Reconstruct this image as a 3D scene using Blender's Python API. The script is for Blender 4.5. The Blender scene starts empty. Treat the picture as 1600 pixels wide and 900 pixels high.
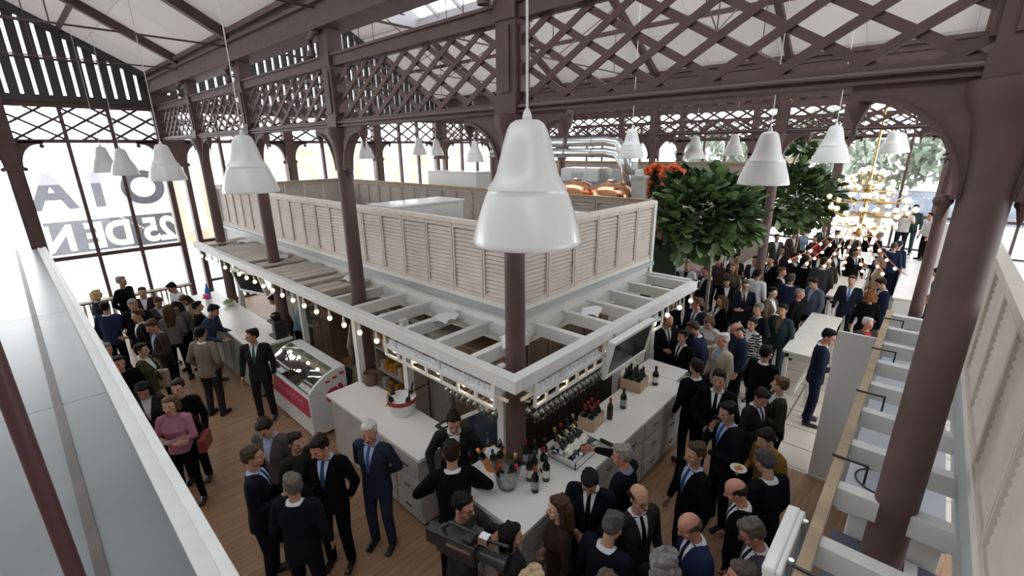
import bpy, math, random
from math import sin, cos, pi, radians as R, hypot, atan2, sqrt
from mathutils import Vector as V, Matrix, Euler
random.seed(7)
SC = bpy.context.scene
COL = SC.collection
DG = bpy.context.evaluated_depsgraph_get

# ---------------------------------------------------------------- materials
MATS = {}
def mat(name, col, rough=.6, metal=0., bump=0., bscale=60., var=0., vscale=8., spec=.5, emis=0., trans=0., coat=0.):
    if name in MATS: return MATS[name]
    m = bpy.data.materials.new(name); m.use_nodes = True
    nt = m.node_tree; b = nt.nodes['Principled BSDF']
    b.inputs['Base Color'].default_value = (*col, 1)
    b.inputs['Roughness'].default_value = rough
    b.inputs['Metallic'].default_value = metal
    b.inputs['Specular IOR Level'].default_value = spec
    if coat: b.inputs['Coat Weight'].default_value = coat
    if trans: b.inputs['Transmission Weight'].default_value = trans
    if emis:
        b.inputs['Emission Color'].default_value = (*col, 1); b.inputs['Emission Strength'].default_value = emis
    if var or bump:
        tc = nt.nodes.new('ShaderNodeTexCoord')
    if var:
        n = nt.nodes.new('ShaderNodeTexNoise'); n.inputs['Scale'].default_value = vscale; n.inputs['Detail'].default_value = 4
        nt.links.new(tc.outputs['Object'], n.inputs['Vector'])
        mp = nt.nodes.new('ShaderNodeMapRange'); mp.inputs[1].default_value = .3; mp.inputs[2].default_value = .7
        mp.inputs[3].default_value = 1 - var; mp.inputs[4].default_value = 1 + var
        nt.links.new(n.outputs['Fac'], mp.inputs[0])
        mx = nt.nodes.new('ShaderNodeVectorMath'); mx.operation = 'SCALE'
        mx.inputs[0].default_value = col; nt.links.new(mp.outputs[0], mx.inputs['Scale'])
        nt.links.new(mx.outputs[0], b.inputs['Base Color'])
    if bump:
        n = nt.nodes.new('ShaderNodeTexNoise'); n.inputs['Scale'].default_value = bscale; n.inputs['Detail'].default_value = 3
        nt.links.new(tc.outputs['Object'], n.inputs['Vector'])
        bp = nt.nodes.new('ShaderNodeBump'); bp.inputs['Strength'].default_value = bump; bp.inputs['Distance'].default_value = .01
        nt.links.new(n.outputs['Fac'], bp.inputs['Height']); nt.links.new(bp.outputs['Normal'], b.inputs['Normal'])
    MATS[name] = m
    return m

def glass_mat(name, tint=(1, 1, 1), gloss=.08, rough=.0, frost=0.):
    if name in MATS: return MATS[name]
    m = bpy.data.materials.new(name); m.use_nodes = True; nt = m.node_tree; nt.nodes.clear()
    o = nt.nodes.new('ShaderNodeOutputMaterial'); t = nt.nodes.new('ShaderNodeBsdfTransparent'); t.inputs[0].default_value = (*tint, 1)
    g = nt.nodes.new('ShaderNodeBsdfGlossy'); g.inputs['Roughness'].default_value = rough
    mx = nt.nodes.new('ShaderNodeMixShader')
    lw = nt.nodes.new('ShaderNodeLayerWeight'); lw.inputs[0].default_value = .25
    mm = nt.nodes.new('ShaderNodeMath'); mm.operation = 'MULTIPLY_ADD'; mm.inputs[1].default_value = .5; mm.inputs[2].default_value = gloss
    nt.links.new(lw.outputs['Fresnel'], mm.inputs[0]); nt.links.new(mm.outputs[0], mx.inputs[0])
    nt.links.new(t.outputs[0], mx.inputs[1]); nt.links.new(g.outputs[0], mx.inputs[2])
    out = mx
    if frost:
        d = nt.nodes.new('ShaderNodeBsdfTranslucent'); d.inputs[0].default_value = (.95, .97, 1, 1)
        m2 = nt.nodes.new('ShaderNodeMixShader'); m2.inputs[0].default_value = frost
        nt.links.new(mx.outputs[0], m2.inputs[1]); nt.links.new(d.outputs[0], m2.inputs[2]); out = m2
    nt.links.new(out.outputs[0], o.inputs[0])
    MATS[name] = m
    return m

# ---------------------------------------------------------------- mesh builder
class MB:
    def __init__(s): s.v = []; s.f = []; s.m = []
    def add(s, vs, fs, mi=0):
        n = len(s.v); s.v += [tuple(p) for p in vs]; s.f += [tuple(i + n for i in f) for f in fs]; s.m += [mi] * len(fs); return s
    def box(s, a, b, mi=0):
        x0, y0, z0 = (min(a[i], b[i]) for i in range(3)); x1, y1, z1 = (max(a[i], b[i]) for i in range(3))
        return s.add([(x0,y0,z0),(x1,y0,z0),(x1,y1,z0),(x0,y1,z0),(x0,y0,z1),(x1,y0,z1),(x1,y1,z1),(x0,y1,z1)],
                     [(0,3,2,1),(4,5,6,7),(0,1,5,4),(1,2,6,5),(2,3,7,6),(3,0,4,7)], mi)
    def obox(s, c, size, M, mi=0):
        hx, hy, hz = (t / 2 for t in size); c = V(c)
        vs = [c + M @ V((x, y, z)) for z in (-hz, hz) for x, y in ((-hx,-hy),(hx,-hy),(hx,hy),(-hx,hy))]
        return s.add(vs, [(0,3,2,1),(4,5,6,7),(0,1,5,4),(1,2,6,5),(2,3,7,6),(3,0,4,7)], mi)
    def bar(s, p, q, w, h, up=(0, 0, 1), mi=0):          # rectangular bar, w across, h along up
        p, q = V(p), V(q); d = (q - p); L = d.length; d.normalize(); up = V(up)
        sd = d.cross(up)
        if sd.length < 1e-4: up = V((1, 0, 0)); sd = d.cross(up)
        sd.normalize(); u = sd.cross(d)
        M = Matrix((sd, d, u)).transposed()
        return s.obox((p + q) / 2, (w, L, h), M, mi)
    def ring(s, c, r, M, n): return [V(c) + M @ V((r * cos(2*pi*i/n), r * sin(2*pi*i/n), 0)) for i in range(n)]
    def tube(s, p, q, r0, r1=None, n=10, mi=0, caps=True):
        r1 = r0 if r1 is None else r1
        p, q = V(p), V(q); M = (q - p).to_track_quat('Z', 'Y').to_matrix()
        vs = s.ring(p, r0, M, n) + s.ring(q, r1, M, n)
        fs = [(i, (i+1) % n, n + (i+1) % n, n + i) for i in range(n)]
        if caps: fs += [tuple(range(n-1, -1, -1)), tuple(range(n, 2*n))]
        return s.add(vs, fs, mi)
    def path(s, pts, r, n=8, mi=0):
        pts = [V(p) for p in pts]; vs = []; rs = r if isinstance(r, (list, tuple)) else [r] * len(pts)
        for i, p in enumerate(pts):
            d = pts[min(i+1, len(pts)-1)] - pts[max(i-1, 0)]
            M = d.to_track_quat('Z', 'Y').to_matrix(); vs += s.ring(p, rs[i], M, n)
        fs = [(k*n+i, k*n+(i+1) % n, (k+1)*n+(i+1) % n, (k+1)*n+i) for k in range(len(pts)-1) for i in range(n)]
        fs += [tuple(range(n-1, -1, -1)), tuple(range((len(pts)-1)*n, len(pts)*n))]
        return s.add(vs, fs, mi)
    def lathe(s, prof, n=20, c=(0, 0, 0), M=None, mi=0, cap0=False, cap1=False):
        M = M or Matrix.Identity(3); vs = []
        for r, z in prof: vs += [V(c) + M @ V((r*cos(2*pi*i/n), r*sin(2*pi*i/n), z)) for i in range(n)]
        fs = [(k*n+i, k*n+(i+1) % n, (k+1)*n+(i+1) % n, (k+1)*n+i) for k in range(len(prof)-1) for i in range(n)]
        if cap0: fs.append(tuple(range(n-1, -1, -1)))
        if cap1: fs.append(tuple(range((len(prof)-1)*n, len(prof)*n)))
        return s.add(vs, fs, mi)
    def prism(s, poly, d, mi=0):                        # poly: 3d points, extruded by vector d
        n = len(poly); d = V(d); vs = [V(p) for p in poly] + [V(p) + d for p in poly]
        return s.add(vs, [tuple(range(n-1, -1, -1)), tuple(range(n, 2*n))] + [(i, (i+1) % n, n+(i+1) % n, n+i) for i in range(n)], mi)
    def ball(s, c, r, nu=12, nv=8, M=None, mi=0):
        r = (r, r, r) if isinstance(r, (int, float)) else r; M = M or Matrix.Identity(3); c = V(c)
        vs = [c + M @ V((0, 0, r[2]))]
        for k in range(1, nv):
            t = pi * k / nv
            vs += [c + M @ V((r[0]*sin(t)*cos(2*pi*i/nu), r[1]*sin(t)*sin(2*pi*i/nu), r[2]*cos(t))) for i in range(nu)]
        vs.append(c + M @ V((0, 0, -r[2]))); L = len(vs) - 1
        fs = [(0, 1+i, 1+(i+1) % nu) for i in range(nu)]
        for k in range(nv-2):
            a = 1 + k*nu
            fs += [(a+i, a+nu+i, a+nu+(i+1) % nu, a+(i+1) % nu) for i in range(nu)]
        a = 1 + (nv-2)*nu
        fs += [(L, a+(i+1) % nu, a+i) for i in range(nu)]
        return s.add(vs, fs, mi)
    def cap(s, p, q, r0, r1, n=12, mi=0):               # tapered capsule
        p, q = V(p), V(q); d = q - p; L = d.length
        M = d.to_track_quat('Z', 'Y').to_matrix() if L > 1e-6 else Matrix.Identity(3)
        prof = [(r0*sin(t), -r0*cos(t)) for t in (.12, .5, .95, pi/2)] + [(r1*sin(t), L + r1*cos(t)) for t in (pi/2, .95, .5, .12)]
        return s.lathe(prof, n, p, M, mi, True, True)
    def mesh(s, name, mats):
        me = bpy.data.meshes.new(name); me.from_pydata(s.v, [], s.f)
        for m in (mats if isinstance(mats, (list, tuple)) else [mats]): me.materials.append(m)
        me.polygons.foreach_set('material_index', s.m); me.update(); return me
    def build(s, name, mats, parent=None, loc=None, rz=0., smooth=False, bevel=0.):
        me = s.mesh(name, mats)
        if smooth is True: me.polygons.foreach_set('use_smooth', [True] * len(me.polygons))
        o = bpy.data.objects.new(name, me); COL.objects.link(o)
        if smooth == 'auto':
            me.polygons.foreach_set('use_smooth', [True] * len(me.polygons))
            me.set_sharp_from_angle(angle=R(40))
        if parent: o.parent = parent
        if loc is not None: o.location = loc
        if rz: o.rotation_euler.z = rz
        if bevel:
            b = o.modifiers.new('bevel', 'BEVEL'); b.width = bevel; b.segments = 2; b.limit_method = 'ANGLE'
        return o

def thing(name, label, cat, loc=(0, 0, 0), rz=0., group=None):
    o = bpy.data.objects.new(name, None); COL.objects.link(o); o.empty_display_size = .1
    o.location = loc; o.rotation_euler.z = rz; return tag(o, label, cat, group)
def tag(o, label, cat, group=None):
    o['label'] = label; o['category'] = cat
    if group: o['group'] = group
    return o
def struct(o, label=None):
    o['kind'] = 'structure'
    if label: o['label'] = label
    return o
KIDS = {}
def dup(root, loc=None, rz=None, label=None, group=None, parent=None):
    r = root.copy(); COL.objects.link(r)
    if loc is not None: r.location = loc
    if rz is not None: r.rotation_euler.z = rz
    if parent: r.parent = parent
    if label: r['label'] = label
    if group: r['group'] = group
    for ch in list(root.children): dup(ch, parent=r)
    return r

# ---------------------------------------------------------------- palette
IRON = mat('painted_iron', (.108, .066, .064), .55, bump=.05, bscale=90, var=.12, vscale=6, spec=.35)
IRONL = mat('pale_painted_iron', (.15, .105, .105), .45, var=.1)
WHITEW = mat('white_painted_wood', (.70, .70, .68), .55, var=.05, vscale=5, bump=.06, bscale=50)
WHITEM = mat('white_enamel', (.74, .75, .74), .3, coat=.3)
BEIGEW = mat('beige_louvre_wood', (.60, .535, .48), .6, var=.08, vscale=4)
OAKW = mat('pale_oak', (.40, .30, .19), .6, var=.2, vscale=5)
DARKW = mat('dark_timber', (.10, .065, .042), .6, var=.3, vscale=4)
MIDW = mat('mid_timber', (.24, .16, .10), .6, var=.25, vscale=4)
GREYW = mat('grey_washed_wood', (.50, .45, .41), .6, var=.15, vscale=3)
WORK = mat('white_worktop', (.76, .73, .70), .32)
STEEL = mat('brushed_steel', (.55, .57, .58), .3, 1.)
CHROME = mat('polished_steel', (.75, .76, .78), .15, 1.)
COPPER = mat('polished_copper', (.80, .42, .25), .22, 1.)
BRASS = mat('brass', (.72, .50, .22), .25, 1.)
BLACK = mat('black_plastic', (.018, .018, .02), .4)
SCREEN = mat('dark_screen', (.02, .02, .025), .12)
PAPER = mat('white_paper', (.8, .8, .8), .8)
CUPW = mat('white_cup', (.78, .79, .82), .45)
GLASS = glass_mat('window_glass', (.97, .985, .99), .03)
THING = glass_mat('drinking_glass', (.93, .95, .95), .12)
BULB = mat('warm_bulb', (1., .80, .48), .3, emis=3.5)
BULBG = mat('milky_bulb', (1., .88, .68), .3, emis=.4)
LEAF = mat('fig_leaf', (.115, .175, .07), .36, var=.5, vscale=3)
LEAFD = mat('fig_leaf_dark', (.065, .105, .045), .40, var=.4, vscale=3)
BARK = mat('grey_bark', (.24, .20, .15), .8, var=.3, vscale=10)
BOTTLE = mat('dark_bottle_glass', (.012, .016, .010), .12)
LABELW = mat('bottle_label', (.75, .72, .65), .6)
FOILG = mat('gold_foil', (.75, .5, .18), .3, .8)
FOILR = mat('red_foil', (.35, .02, .03), .35, .3)
ORANGE = mat('orange_plastic', (.75, .26, .03), .4)
# ---------------------------------------------------------------- people
SKIN = [mat('skin_%s' % n, c, .5) for n, c in (('fair', (.50, .30, .22)), ('tan', (.40, .225, .15)), ('ruddy', (.47, .22, .155)))]
EYE = mat('eye_dark', (.03, .022, .018), .25); LIP = mat('lip', (.34, .12, .10), .5)
def fab(col, name=None): return col if isinstance(col, bpy.types.Material) else mat('cloth_%02x%02x%02x' % tuple(int(min(c, .999)*255) for c in col), col, .92, bump=.15, bscale=140, var=.12, vscale=9, spec=.10)
def hairm(col): return mat('hair_%02x%02x%02x' % tuple(int(c*255) for c in col), col, .65, bump=.6, bscale=70, var=.35, vscale=30, spec=.15)
SHOE = mat('black_leather', (.015, .013, .013), .3)

def remesh(mb, vox, smooth=3, fac=.5):
    me = mb.mesh('tmp', []); o = bpy.data.objects.new('tmp', me); COL.objects.link(o)
    r = o.modifiers.new('r', 'REMESH'); r.mode = 'VOXEL'; r.voxel_size = vox
    if smooth:
        s = o.modifiers.new('s', 'SMOOTH'); s.iterations = smooth; s.factor = fac
    out = bpy.data.meshes.new_from_object(o.evaluated_get(DG()))
    bpy.data.objects.remove(o); bpy.data.meshes.remove(me)
    out.materials.clear()
    out.polygons.foreach_set('use_smooth', [True] * len(out.polygons))
    return out

# pose: elbows and wrists (left = +x side), the person faces -y; z for a 1.75 m adult
def P(le, lw, re, rw, lf=None, rf=None, lean=0., hy=0., hp=0., foot=0.):
    return dict(le=le, lw=lw, re=re, rw=rw, lf=lf, rf=rf, lean=lean, hy=hy, hp=hp, foot=foot)
DL = ((.245, .03, 1.14), (.255, -.06, .90)); DR = ((-.245, .03, 1.14), (-.255, -.06, .90))
POSES = {
 'down': P(*DL, *DR), 'downL': P(*DL, *DR, hy=50), 'downR': P(*DL, *DR, hy=-50), 'downN': P(*DL, *DR, hp=28),
 'glass': P(*DL, (-.25, .02, 1.12), (-.13, -.23, 1.19), rf=(.1, -.9, .35)),
 'glassL': P((.25, .02, 1.12), (.13, -.23, 1.19), *DR, lf=(-.1, -.9, .35), hy=35),
 'glassN': P(*DL, (-.25, .02, 1.12), (-.13, -.23, 1.15), rf=(.1, -.9, .35), hp=25, hy=-20),
 'clasp': P((.265, .0, 1.12), (.07, -.19, 1.0), (-.265, .0, 1.12), (-.06, -.21, 1.02), lf=(-.8, -.3, -.2), rf=(.8, -.3, -.2)),
 'chin': P((.25, -.02, 1.12), (-.02, -.2, 1.10), (-.22, -.1, 1.13), (-.055, -.175, 1.40), lf=(-.9, -.1, 0), rf=(.25, .2, .9), hp=10),
 'chinR': P((.25, -.02, 1.12), (-.02, -.2, 1.10), (-.22, -.1, 1.13), (-.055, -.175, 1.40), lf=(-.9, -.1, 0), rf=(.25, .2, .9), hy=-30),
 'back': P((.26, .1, 1.14), (.07, .16, .98), (-.26, .1, 1.14), (-.07, .17, .97), lf=(-.7, .1, -.4), rf=(.7, .1, -.4), hy=15, hp=8),
 'cross': P((.25, -.05, 1.14), (-.04, -.2, 1.17), (-.25, -.05, 1.14), (.04, -.22, 1.14), lf=(-.9, .1, .1), rf=(.9, .1, 0)),
 'talk': P((.26, .0, 1.13), (.2, -.27, 1.13), (-.26, 0, 1.13), (-.18, -.27, 1.17), lf=(-.3, -.9, .2), rf=(.3, -.9, .3), hp=14),
 'talkL': P((.26, .0, 1.13), (.2, -.27, 1.13), *DR, lf=(-.3, -.9, .2), hy=35),
 'pocket': P((.27, .08, 1.14), (.2, -.06, .94), (-.27, .08, 1.14), (-.2, -.06, .94), lf=(-.1, -.3, -.9), rf=(.1, -.3, -.9)),
 'belly': P((.27, .06, 1.13), (.19, .08, .92), (-.27, .0, 1.12), (-.06, -.22, 1.10), rf=(.6, -.6, 0), hp=18, hy=-20),
 'reach': P((.25, -.02, 1.12), (.13, -.22, 1.16), (-.24, -.24, 1.40), (-.22, -.48, 1.36), lf=(-.2, -.8, .4), rf=(.05, -.9, -.3), hy=20, hp=12),
 'bar': P((.36, -.09, 1.20), (.20, -.27, 1.13), (-.36, -.09, 1.20), (-.20, -.27, 1.13), lf=(-.3, -.9, 0), rf=(.3, -.9, 0), lean=10, hp=8, foot=.06),
 'lean': P((.31, -.02, 1.15), (.28, -.22, 1.0), (-.31, -.02, 1.15), (-.28, -.22, 1.0), lf=(-.2, -.9, 0), rf=(.2, -.9, 0), lean=16, hp=12),
 'phone': P((.245, -.03, 1.13), (.08, -.26, 1.16), (-.245, -.03, 1.13), (-.08, -.26, 1.16), lf=(-.4, -.7, .3), rf=(.4, -.7, .3), hp=32),
 'camera': P((.24, -.16, 1.24), (.12, -.33, 1.40), (-.24, -.16, 1.24), (-.10, -.30, 1.42), lf=(-.3, -.6, .5), rf=(.3, -.6, .5), hp=6),
 'paper': P((.25, -.0, 1.12), (.1, -.25, 1.13), *DR, lf=(-.3, -.9, .2), hp=24, hy=15),
 'serve': P((.25, -.06, 1.14), (.22, -.34, 1.12), (-.25, -.06, 1.14), (-.2, -.34, 1.12), lf=(-.2, -.9, 0), rf=(.2, -.9, 0), lean=14, hp=26),
}
def xf_head(ps):
    piv = V((0, .01, 1.49)); return piv, Euler((R(ps['hp']), 0, R(ps['hy'])), 'XYZ').to_matrix()
def lean_pt(p, ps):
    p = V(p)
    if not ps['lean']: return p
    piv = V((0, .03, .92))
    if p.z < .86: return p
    w = min(1., (p.z - .86) / .2)
    return piv + Matrix.Rotation(R(ps['lean']) * w, 3, 'X') @ (p - piv)
def hand(mb, w, d, side, palm_in, fine):
    # palm, four unequal bent fingers and a thumb leaving the side of the palm near its base
    d = V(d).normalized(); n = V(palm_in); n = (n - d * n.dot(d)).normalized(); s = d.cross(n).normalized()
    if s.dot(V((0, -1, .3))) < 0: s = -s                                   # s points to the thumb side
    w = V(w)
    M = Matrix((s, d, n)).transposed()
    mb.ball(w + d*.045, (.040, .052, .017), 10, 8, M)
    for k, (o, L) in enumerate(((.028, .072), (.010, .082), (-.009, .076), (-.027, .060))):
        b = w + d*.078 + s*o; m = b + d*L*.5 + n*.008 + s*o*.15; t = m + d*L*.34 + n*.026
        mb.cap(b - d*.015, m, .0098, .009, 8); mb.cap(m, t, .009, .0075, 8)
    b = w + d*.02 + s*.026; m = b + d*.032 + s*.026 + n*.006; t = m + d*.03 + s*.006 + n*.012
    mb.cap(b, m, .013, .0105, 8); mb.cap(m, t, .0105, .0085, 8)
BODY = {}
def limb_pts(ps, fem):
    k = .9 if fem else 1.
    sh = [lean_pt((sx * .178 * k, .015, 1.415), ps) for sx in (1, -1)]
    el = [lean_pt((p[0] * (k if abs(p[0]) > .2 else 1), p[1], p[2]), ps) for p in (ps['le'], ps['re'])]
    wr = [lean_pt(p, ps) for p in (ps['lw'], ps['rw'])]
    return sh, el, wr
def leg_pts(ps, sx):
    f = ps['foot'] * sx
    return V((sx*.09, .03, .90)), V((sx*.105, .0 - f*.5, .50)), V((sx*.115, .04 - f, .09))
def body_mesh(pose, fem, fine):
    key = (pose, fem, fine)
    if key in BODY: return BODY[key]
    ps = POSES[pose]; mb = MB(); L = lambda p: lean_pt(p, ps)
    piv, HM = xf_head(ps); pivl = L(piv); LM = Matrix.Rotation(R(ps['lean']), 3, 'X') if ps['lean'] else Matrix.Identity(3)
    HM = LM @ Euler((R(ps['hp'] - ps['lean']*.8), 0, R(ps['hy'])), 'XYZ').to_matrix()
    H = lambda p: pivl + HM @ (V(p) - piv)
    # trunk and legs (under the clothes)
    for a, b, r0, r1 in (((0, .03, .95), (0, .03, 1.12), .10, .095), ((0, .03, 1.12), (0, .02, 1.33), .10, .105)):
        for sx in (-.05, .05): mb.cap(L((a[0]+sx, a[1], a[2])), L((b[0]+sx, b[1], b[2])), r0*.85, r1*.85)
    mb.cap(L((-.13, .02, 1.40)), L((.13, .02, 1.40)), .055, .055)
    for sx in (1, -1):
        h, k, a = leg_pts(ps, sx)
        mb.cap(h, k, .078, .052); mb.cap(k, a, .052, .036)
        mb.cap(a + V((0, .015, -.045)), a + V((sx*.02, -.13, -.055)), .034, .028)
    sh, el, wr = limb_pts(ps, fem)
    for i, sx in enumerate((1, -1)):
        mb.cap(sh[i], el[i], .05, .04); mb.cap(el[i], wr[i], .04, .026)
        d = ps['lf' if i == 0 else 'rf']
        d = V(d) if d else (wr[i] - el[i])
        d.normalize(); inw = V((-sx, 0, 0)) if abs(d.x) < .7 else V((0, 1, 0))
        mb.cap(wr[i], wr[i] + d*.03, .026, .026, 10)
        hand(mb, wr[i] + d*.015, d, sx, inw, fine)
    # neck and head
    mb.cap(L((0, .025, 1.42)), H((0, .012, 1.56)), .058 if not fem else .05, .052 if not fem else .046)
    mb.ball(H((0, .012, 1.665)), (.076, .096, .088), 18, 14, HM)             # skull
    mb.ball(H((0, -.022, 1.61)), (.062, .068, .085), 16, 12, HM)             # face
    mb.cap(H((-.022, -.058, 1.556)), H((.022, -.058, 1.556)), .024, .024)     # chin
    mb.cap(H((-.045, -.0, 1.575)), H((-.018, -.05, 1.556)), .024, .022); mb.cap(H((.045, -.0, 1.575)), H((.018, -.05, 1.556)), .024, .022)
    mb.cap(H((0, -.088, 1.645)), H((0, -.109, 1.607)), .0085, .0135)          # nose
    mb.cap(H((-.013, -.095, 1.603)), H((.013, -.095, 1.603)), .009, .009)
    for sx in (1, -1):
        mb.cap(H((sx*.018, -.083, 1.652)), H((sx*.048, -.07, 1.65)), .011, .009)   # brow
        mb.ball(H((sx*.030, -.076, 1.634)), (.013, .010, .009), 8, 6, HM)          # eyeball
        mb.ball(H((sx*.045, -.055, 1.607)), (.022, .022, .018), 8, 6, HM)          # cheek
        mb.ball(H((sx*.079, .012, 1.632)), (.010, .022, .033), 8, 6, HM)           # ear
    mb.cap(H((-.02, -.083, 1.574)), H((.02, -.083, 1.574)), .0095, .0095)          # lips
    me = remesh(mb, .0068 if fine else .0125, 2, .45)
    # facial colouring by place on the head
    for m in (SKIN[0], EYE, LIP): me.materials.append(m)
    inv = HM.transposed()
    for p in me.polygons:
        c = p.center
        if c.z < 1.2: continue
        q = inv @ (c - pivl) + piv
        if q.y < -.045 and 1.53 < q.z < 1.69:
            ax = abs(q.x)
            if ((ax - .030) / .0125) ** 2 + ((q.z - 1.635) / .0065) ** 2 < 1 and q.y < -.055: p.material_index = 1
            elif ax < .024 and abs(q.z - 1.575) < .0085 and q.y < -.08: p.material_index = 2
            elif .016 < ax < .047 and abs(q.z - 1.6575) < .0035 and q.y < -.06: p.material_index = 1
    BODY[key] = me
    return me
HAIR = {}
def hair_mesh(style, pose, fine):
    ps = POSES[pose]; key = (style, ps['hy'], ps['hp'], ps['lean'], fine)
    if key in HAIR: return HAIR[key]
    piv, _ = xf_head(ps); pivl = lean_pt(piv, ps); LM = Matrix.Rotation(R(ps['lean']), 3, 'X') if ps['lean'] else Matrix.Identity(3)
    HM = LM @ Euler((R(ps['hp'] - ps['lean']*.8), 0, R(ps['hy'])), 'XYZ').to_matrix()
    H = lambda p: pivl + HM @ (V(p) - piv); mb = MB(); rnd = random.Random(len(style) * 7 + 1)
    B = lambda p, r: mb.ball(H(p), r, 14, 10, HM)
    if style in ('short', 'long', 'bob', 'curly', 'bun', 'cap'):
        B((0, .026, 1.692), (.082, .096, .075)); B((0, .058, 1.652), (.079, .062, .078)); B((0, -.03, 1.735), (.062, .058, .030))
        for sx in (1, -1): B((sx*.070, .02, 1.675), (.016, .052, .045))
        for k in range(12):
            a = rnd.uniform(0, 2*pi); B((.06*cos(a), .02 + .07*sin(a), 1.728 + rnd.uniform(-.01, .016)), (.024, .024, .013))
    if style == 'balding':
        B((0, .066, 1.640), (.080, .050, .055))
        for sx in (1, -1): B((sx*.070, .030, 1.655), (.017, .058, .036))
        mb.cap(H((-.07, .03, 1.65)), H((.07, .075, 1.655)), .02, .02)
        mb.cap(H((.07, .03, 1.65)), H((-.07, .075, 1.655)), .02, .02)
    if style == 'long':
        for sx in (1, -1):
            mb.cap(H((sx*.068, .02, 1.66)), H((sx*.078, .03, 1.50)), .030, .036); mb.cap(H((sx*.078, .035, 1.5)), H((sx*.07, .07, 1.36)), .036, .02)
        for x in (-.05, 0, .05): mb.cap(H((x, .09, 1.66)), H((x*1.1, .105, 1.47)), .05, .048); mb.cap(H((x*1.1, .105, 1.47)), H((x, .115, 1.30)), .048, .025)
    if style == 'bob':
        for sx in (1, -1): mb.cap(H((sx*.066, .015, 1.68)), H((sx*.082, .02, 1.555)), .032, .030)
        for x in (-.05, 0, .05): mb.cap(H((x, .08, 1.67)), H((x*1.2, .09, 1.54)), .05, .04)
    if style == 'curly':
        for k in range(60):
            a = rnd.uniform(0, 2*pi); z = rnd.uniform(1.54, 1.76); r = .1 - max(0, z-1.69)*.8
            y = r*sin(a) + .035
            if y < -.02 and z < 1.71: continue
            B((r*.95*cos(a), y, z), (.034, .034, .034))
    if style == 'bun': B((0, .135, 1.70), (.045, .04, .045))
    me = remesh(mb, .008 if fine else .013, 1, .5); HAIR[key] = me
    return me
CLOTH = {}
def split_mesh(me, cls, names):
    out = {}
    vs = [v.co.copy() for v in me.vertices]
    for ci, nm in enumerate(names):
        fs = [tuple(p.vertices) for p, c in zip(me.polygons, cls) if c == ci]
        if not fs: out[nm] = None; continue
        used = {}; nf = []
        for f in fs: nf.append(tuple(used.setdefault(i, len(used)) for i in f))
        nv = [None] * len(used)
        for i, j in used.items(): nv[j] = vs[i]
        m2 = bpy.data.meshes.new(nm); m2.from_pydata(nv, [], nf)
        m2.polygons.foreach_set('use_smooth', [True] * len(m2.polygons)); out[nm] = m2
    return out
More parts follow.
